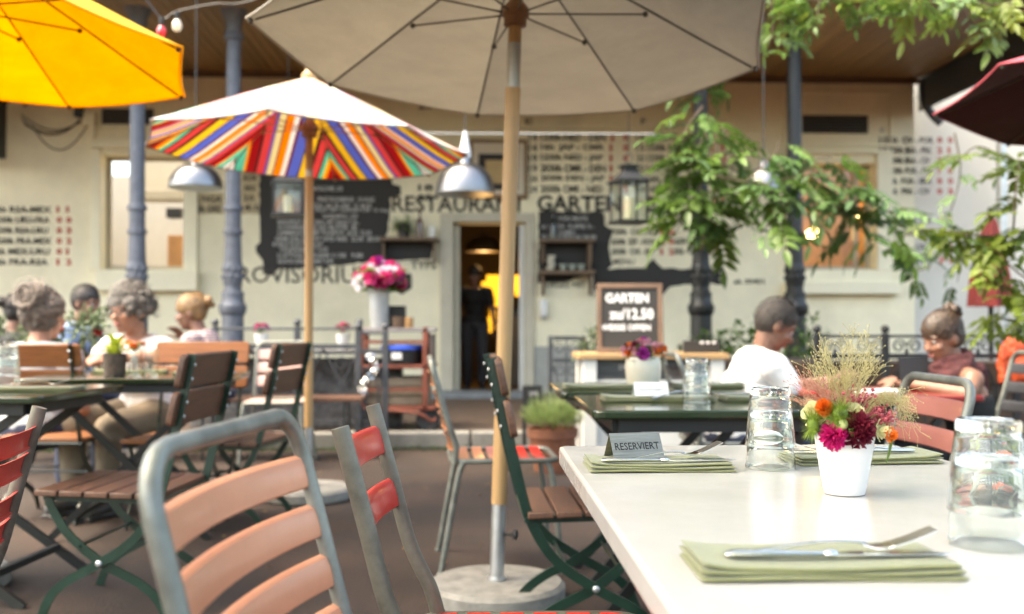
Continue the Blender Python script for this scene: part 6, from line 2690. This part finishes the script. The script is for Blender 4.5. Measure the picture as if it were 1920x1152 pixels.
        for s in (1, -1):
            q.ball(H(-.04, s * .060, .0), (.055, .022, .06), 12, 8, Rh)
    fuse(q, 'hair', hairc, t, .0075, 2, (45, .0035) if hair != 'short' else (60, .003))
    # loose strands over the hair mass
    q = MB()

    def strand(pts, w_, c0):
        pts = [V(p) for p in pts]
        k_ = len(pts)
        vs = []
        for i_, p_ in enumerate(pts):
            tn = pts[min(i_ + 1, k_ - 1)] - pts[max(0, i_ - 1)]
            sd2 = tn.cross(p_ - c0)
            sd2 = sd2.normalized() * (w_ * (1 - .75 * i_ / (k_ - 1))) if sd2.length > 1e-7 else V((w_, 0, 0))
            vs += [p_ - sd2, p_ + sd2]
        q.add(vs, [(2 * i_, 2 * i_ + 1, 2 * i_ + 3, 2 * i_ + 2) for i_ in range(k_ - 1)], rr.choice((0, 0, 1)))

    def scalp(th, ph, r=1.):
        return H(-.014 + .107 * r * math.sin(th) * math.cos(ph), .089 * r * math.sin(th) * math.sin(ph), .034 + .106 * r * math.cos(th))
    hc0 = H(-.01, 0, .02)
    ns = {'short': 1500, 'curly': 900, 'updo': 900, 'bun': 900, 'topbun': 900}[hair]
    for i_ in range(ns):
        ph = rr.uniform(-PI, PI)
        front = abs(ph) < 1.05
        th = rr.uniform(0, 1.0 if front else 2.0)
        if hair == 'short':
            l = rr.uniform(.14, .34)
            dph = rr.gauss(0, .18)
            strand([scalp(th + l * u * (-.6 if front and th > .5 else 1), ph + dph * u, 1.0 + .05 * u + rr.uniform(0, .03)) for u in (0, .5, 1)], .0016, hc0)
        elif hair == 'curly':
            r0, tw, ll = rr.uniform(.008, .016), rr.uniform(0, 6.28), rr.uniform(.03, .06)
            d0 = (scalp(th, ph) - hc0).normalized()
            a1, b1 = frame_of(d0)
            base_ = scalp(th, ph, 1.03)
            strand([base_ + d0 * (ll * u) - V((0, 0, .02)) * u * u + a1 * r0 * math.cos(tw + 7 * u) + b1 * r0 * math.sin(tw + 7 * u) for u in [j / 8 for j in range(9)]], .0022, hc0)
        else:
            tgt = {'updo': H(-.10 + rr.gauss(0, .02), rr.gauss(0, .03), .10 + rr.gauss(0, .02)), 'bun': H(-.125, rr.gauss(0, .012), .06), 'topbun': H(-.085, rr.gauss(0, .012), .105)}[hair]
            a_0 = scalp(th, ph, 1.03)
            m_0 = a_0.lerp(tgt, .5)
            m_0 = hc0 + (m_0 - hc0).normalized() * ((a_0 - hc0).length * .5 + (tgt - hc0).length * .5 + rr.uniform(.0, .016))
            strand(smooth_path([a_0, m_0, tgt], 4), .0018, hc0)
            if rr.random() < .22:
                cb = tgt
                a2 = rr.uniform(0, 6.28)
                rb = .052 if hair == 'updo' else .032
                strand([cb + (Rh @ V((rb * .8 * math.sin(2 * a2 + u), rb * math.cos(a2 + 2.4 * u), rb * math.sin(a2 + 2.4 * u)))) * (1 + .2 * u) for u in [j / 6 for j in range(7)]], .0022, hc0)
            if rr.random() < .06:
                strand([a_0, a_0 + (a_0 - hc0) * .12 + V((0, 0, -.03)), a_0 + (a_0 - hc0) * .16 + V((rr.gauss(0, .01), rr.gauss(0, .01), -.075))], .0012, hc0)
    hl = hairc.copy()                                  # sun bleached strands among the others
    for e in next(n_ for n_ in hl.node_tree.nodes if n_.type == 'VALTORGB').color_ramp.elements:
        e.color = tuple(min(.6, c * 2.1 + .01) for c in e.color[:3]) + (1,)
    tag(q.obj('hair_strands', [hairc, hl], t), kind='stuff')
    # ---- clothes
    if top is not None:
        q = MB()
        torso_forms(q, .013)
        for s in (1, -1):
            shd, el, ha = A[s]
            if sleeve == 'short':
                q.ball(shd, .069, 12, 8)
                q.capsule(shd, .064, shd.lerp(el, .58), .060, 12)
            elif sleeve == 'long':
                q.ball(shd, .066, 12, 8)
                q.capsule(shd, .062, el, .052, 12)
                q.capsule(el, .052, el.lerp(ha, .8), .038, 12)
            elif sleeve == 'cap':
                q.ball(shd, .063, 12, 8)
        o = fuse(q, 'top', top, t, .0095, 4, (9, .006))
        # neckline: drop what rises round the neck
        me = o.data
        bm_ = bmesh.new()
        bm_.from_mesh(me)
        dp = .02 if sleeve in ('short', 'long') else .05
        kill = []
        for v in bm_.verts:
            r_ = v.co - nb
            h_ = r_.dot(sd_)
            rad = (r_ - sd_ * h_).length
            lim = .085 if sleeve != 'tank' else .115
            if rad < lim and h_ > -.055 - (.03 if r_.x > 0 else 0) * (1.6 if female else .8) + (rad / lim) ** 2 * .03:
                kill.append(v)
            elif sleeve == 'tank' and (h_ > -.015 or (abs(r_.y) > sh - .03 and h_ > -.20) or (r_.x < 0 and h_ > -.16) or h_ > -.085 and abs(abs(r_.y) - .10) > .022):
                kill.append(v)
        bmesh.ops.delete(bm_, geom=kill, context='VERTS')
        bm_.to_mesh(me)
        bm_.free()
        sol = o.modifiers.new('thick', 'SOLIDIFY')
        sol.thickness = .004
        sol.offset = 1
    if legm is not None:
        q = MB()
        q.ball(pel + V((0, 0, .0)), (.142, .182, .125), 16, 10)
        for s in (1, -1):
            hip, kn, an = L[s]
            q.capsule(hip, .103, kn, .072, 12)
            q.capsule(kn, .070, kn.lerp(an, .93), .060, 12)
        fuse(q, 'trousers', legm, t, .011, 4, (8, .007))
        for s in (1, -1):
            hip, kn, an = L[s]
            q = MB()
            q.capsule(an + V((-.045, 0, -.042)), .044, an + V((.14, s * .015, -.055)), .036, 12)
            q.box(an + V((.05, s * .008, -.083)), (.26, .085, .012))
            fuse(q, 'shoe', mat('dark_shoe', (.04, .035, .03), .5), t, .007, 3)
    if scarf is not None:
        q = MB()
        for k in range(4):
            rr3 = .072 + .010 * k
            zz = .05 - .026 * k
            q.tube([nb + V((.012 + (rr3 + .012 * math.sin(a * 3 + k)) * math.cos(a) * 1.0, (rr3 * 1.12 + .01 * math.cos(a * 2 + k * 2)) * math.sin(a), zz - .03 * math.cos(a) + .012 * math.sin(a * 2 + k))) for a in [2 * PI * i / 28 for i in range(28)]], .022, 8, closed=True)
        q.capsule(nb + V((-.12, -.06, -.02)), .05, nb + V((-.16, -.10, -.30)), .04, 10)
        q.capsule(nb + V((-.11, .03, -.02)), .05, nb + V((-.15, .0, -.22)), .035, 10)
        fuse(q, 'scarf', scarf, t, .008, 2, (30, .008))
    return t


sk1 = skin_mat('skin_fair', (.40, .21, .14))
sk2 = skin_mat('skin_tan', (.21, .105, .068))
sk3 = skin_mat('skin_warm', (.25, .125, .08))
h_grey = mat('hair_grey_brown', (.115, .092, .075), .6, var=.65, vs=22, stretch=(1, 1, 3), bump=.5, bs=60)
h_salt = mat('hair_salt_pepper', (.13, .12, .108), .7, var=.5, vs=34, bump=.5, bs=60)
h_dark = mat('hair_dark', (.018, .013, .011), .5, var=.4, vs=30, bump=.4, bs=60)
h_blond = mat('hair_blond', (.22, .125, .05), .55, var=.5, vs=22, bump=.4, bs=60)
h_brown = mat('hair_brown', (.05, .029, .016), .5, var=.5, vs=22, bump=.4, bs=60)
h_short = mat('hair_short_brown', (.035, .027, .022), .6, var=.5, vs=40, bump=.5, bs=90)
c_grey = mat('pale_grey_stripe_shirt', (.42, .45, .48), .85, var=.4, vs=9, stretch=(1, 1, 5), bump=.15, bs=200)
c_white = mat('white_cotton', (.78, .77, .75), .85, var=.05, vs=5, bump=.15, bs=160)
c_blue = mat('light_blue_shirt', (.26, .34, .50), .85, var=.15, bump=.15, bs=160)
c_black = mat('black_jersey', (.012, .012, .013), .8, var=.3)
c_jeans = mat('dark_denim', (.025, .035, .07), .85, var=.3, vs=12)
c_khaki = mat('khaki_cotton', (.24, .19, .13), .85, var=.2)
c_scarf = mat('dusty_red_scarf', (.085, .024, .026), .95, var=.5, vs=28, bump=.6, bs=120)
c_charc = mat('charcoal_trousers', (.05, .05, .055), .85, var=.25)
# patterned top: woven small chevrons
m = mat('patterned_jersey', (.30, .24, .25), .85)
n = m.node_tree
wv = n.nodes.new('ShaderNodeTexWave')
wv.wave_type = 'BANDS'
wv.bands_direction = 'Z'
wv.inputs['Scale'].default_value = 16
wv.inputs['Distortion'].default_value = 3
wv.inputs['Detail Scale'].default_value = 6
cr = n.nodes.new('ShaderNodeValToRGB')
cr.color_ramp.interpolation = 'CONSTANT'
cr.color_ramp.elements[0].color = (.06, .045, .09, 1)
cr.color_ramp.elements[1].position = .5
cr.color_ramp.elements[1].color = (.55, .42, .38, 1)
tc_ = n.nodes.new('ShaderNodeTexCoord')
n.links.new(tc_.outputs['Object'], wv.inputs['Vector'])
n.links.new(wv.outputs['Fac'], cr.inputs[0])
n.links.new(cr.outputs[0], n.nodes['Principled BSDF'].inputs['Base Color'])
c_pat = m

person('woman with voluminous pinned up grey brown hair seen from behind in a pale grey top', (-2.26, 5.26, 0), 76, sk1, h_grey, .36, 6, .41, -8, 6, 1.0, None, c_grey, 'short', None, c_jeans, 'updo')
person('woman with curly grey hair and glasses in a white top, looking left', (-1.80, 5.62, 0), -112, sk1, h_salt, .40, 12, .41, -6, 4, 1.0, {1: ((.10, .24, .80), (.33, .10, .80)), -1: ((.12, -.24, .78), (.34, -.06, .80))}, c_white, 'short', None, c_khaki, 'curly', glasses=True)
p = P(158, 560, 7.5)
person('dark haired man in a light blue shirt looking right behind the two women', (p.x - .05, 7.5, 0), -8, sk3, h_dark, .43, 4, .44, -10, 10, 1.0, None, c_blue, 'short', None, c_jeans, 'short', female=False)
p = P(366, 580, 7.2)
person('blond woman with pinned hair in a patterned sleeveless top, seen from the side', (p.x + .14, 7.2, 0), 170, sk2, h_blond, .40, 16, .42, 10, 8, 1.0, {1: ((.10, .24, .70), (.30, .10, .72)), -1: ((.14, -.23, .68), (.26, -.08, .86))}, c_pat, 'cap', None, c_jeans, 'bun')
p = P(14, 600, 7.2)
person('dark haired guest mostly hidden behind the grey haired woman', (p.x, 7.2, 0), 30, sk3, h_dark, .40, 6, .42, 0, 10, .98, None, c_black, 'short', None, c_jeans, 'bun')
person('man with cropped hair in a white T-shirt bending over the red table', (1.23, 4.62, 0), 4, sk2, h_short, .40, 20, .43, -4, 30, .93, {1: ((.32, .27, .70), (.56, .14, .76)), -1: ((.24, -.24, .68), (.50, -.10, .78))}, c_white, 'short', None, c_jeans, 'short', female=False)
person('young woman with a top knot, dusty red scarf and black strappy top, looking down', (2.40, 4.66, 0), 180, sk3, h_brown, .35, 15, .41, 14, 17, .92, {1: ((.16, .24, .72), (.36, .02, .76)), -1: ((.18, -.24, .70), (.38, -.06, .74))}, c_black, 'tank', None, c_black, 'topbun', scarf=c_scarf)
p = P(890, 700, 12.9)
person('waitress in black walking out of the dark doorway', (p.x, 12.9, .1), -92, sk3, h_dark, .80, 3, .46, -4, 8, .97, {1: ((.0, .24, 1.08), (.06, .26, .84)), -1: ((-.02, -.24, 1.08), (.02, -.27, .84))}, c_black, 'short', None, c_charc, 'bun', standing=True)
# orange jacket hung over the railing at the right edge
p = P(1912, 690, 6.8)
t = thing('orange_jacket', 'bright orange jacket hanging over the iron railing at the right edge', 'jacket', (p.x, 6.85, 0))
q = MB()
q.ball((0, 0, .78), (.10, .07, .10), 16, 10)
q.ball((.03, -.02, .66), (.11, .06, .14), 16, 10)
q.capsule((-.10, -.01, .80), .035, (-.12, -.04, .58), .03)
q.capsule((.12, .0, .80), .035, (.15, -.04, .56), .03)
fuse(q, 'cloth', mat('orange_nylon', (.48, .06, .012), .6, var=.2, vs=10), t, .010, 3, (14, .018))

bpy.data.scenes.remove(WORK)
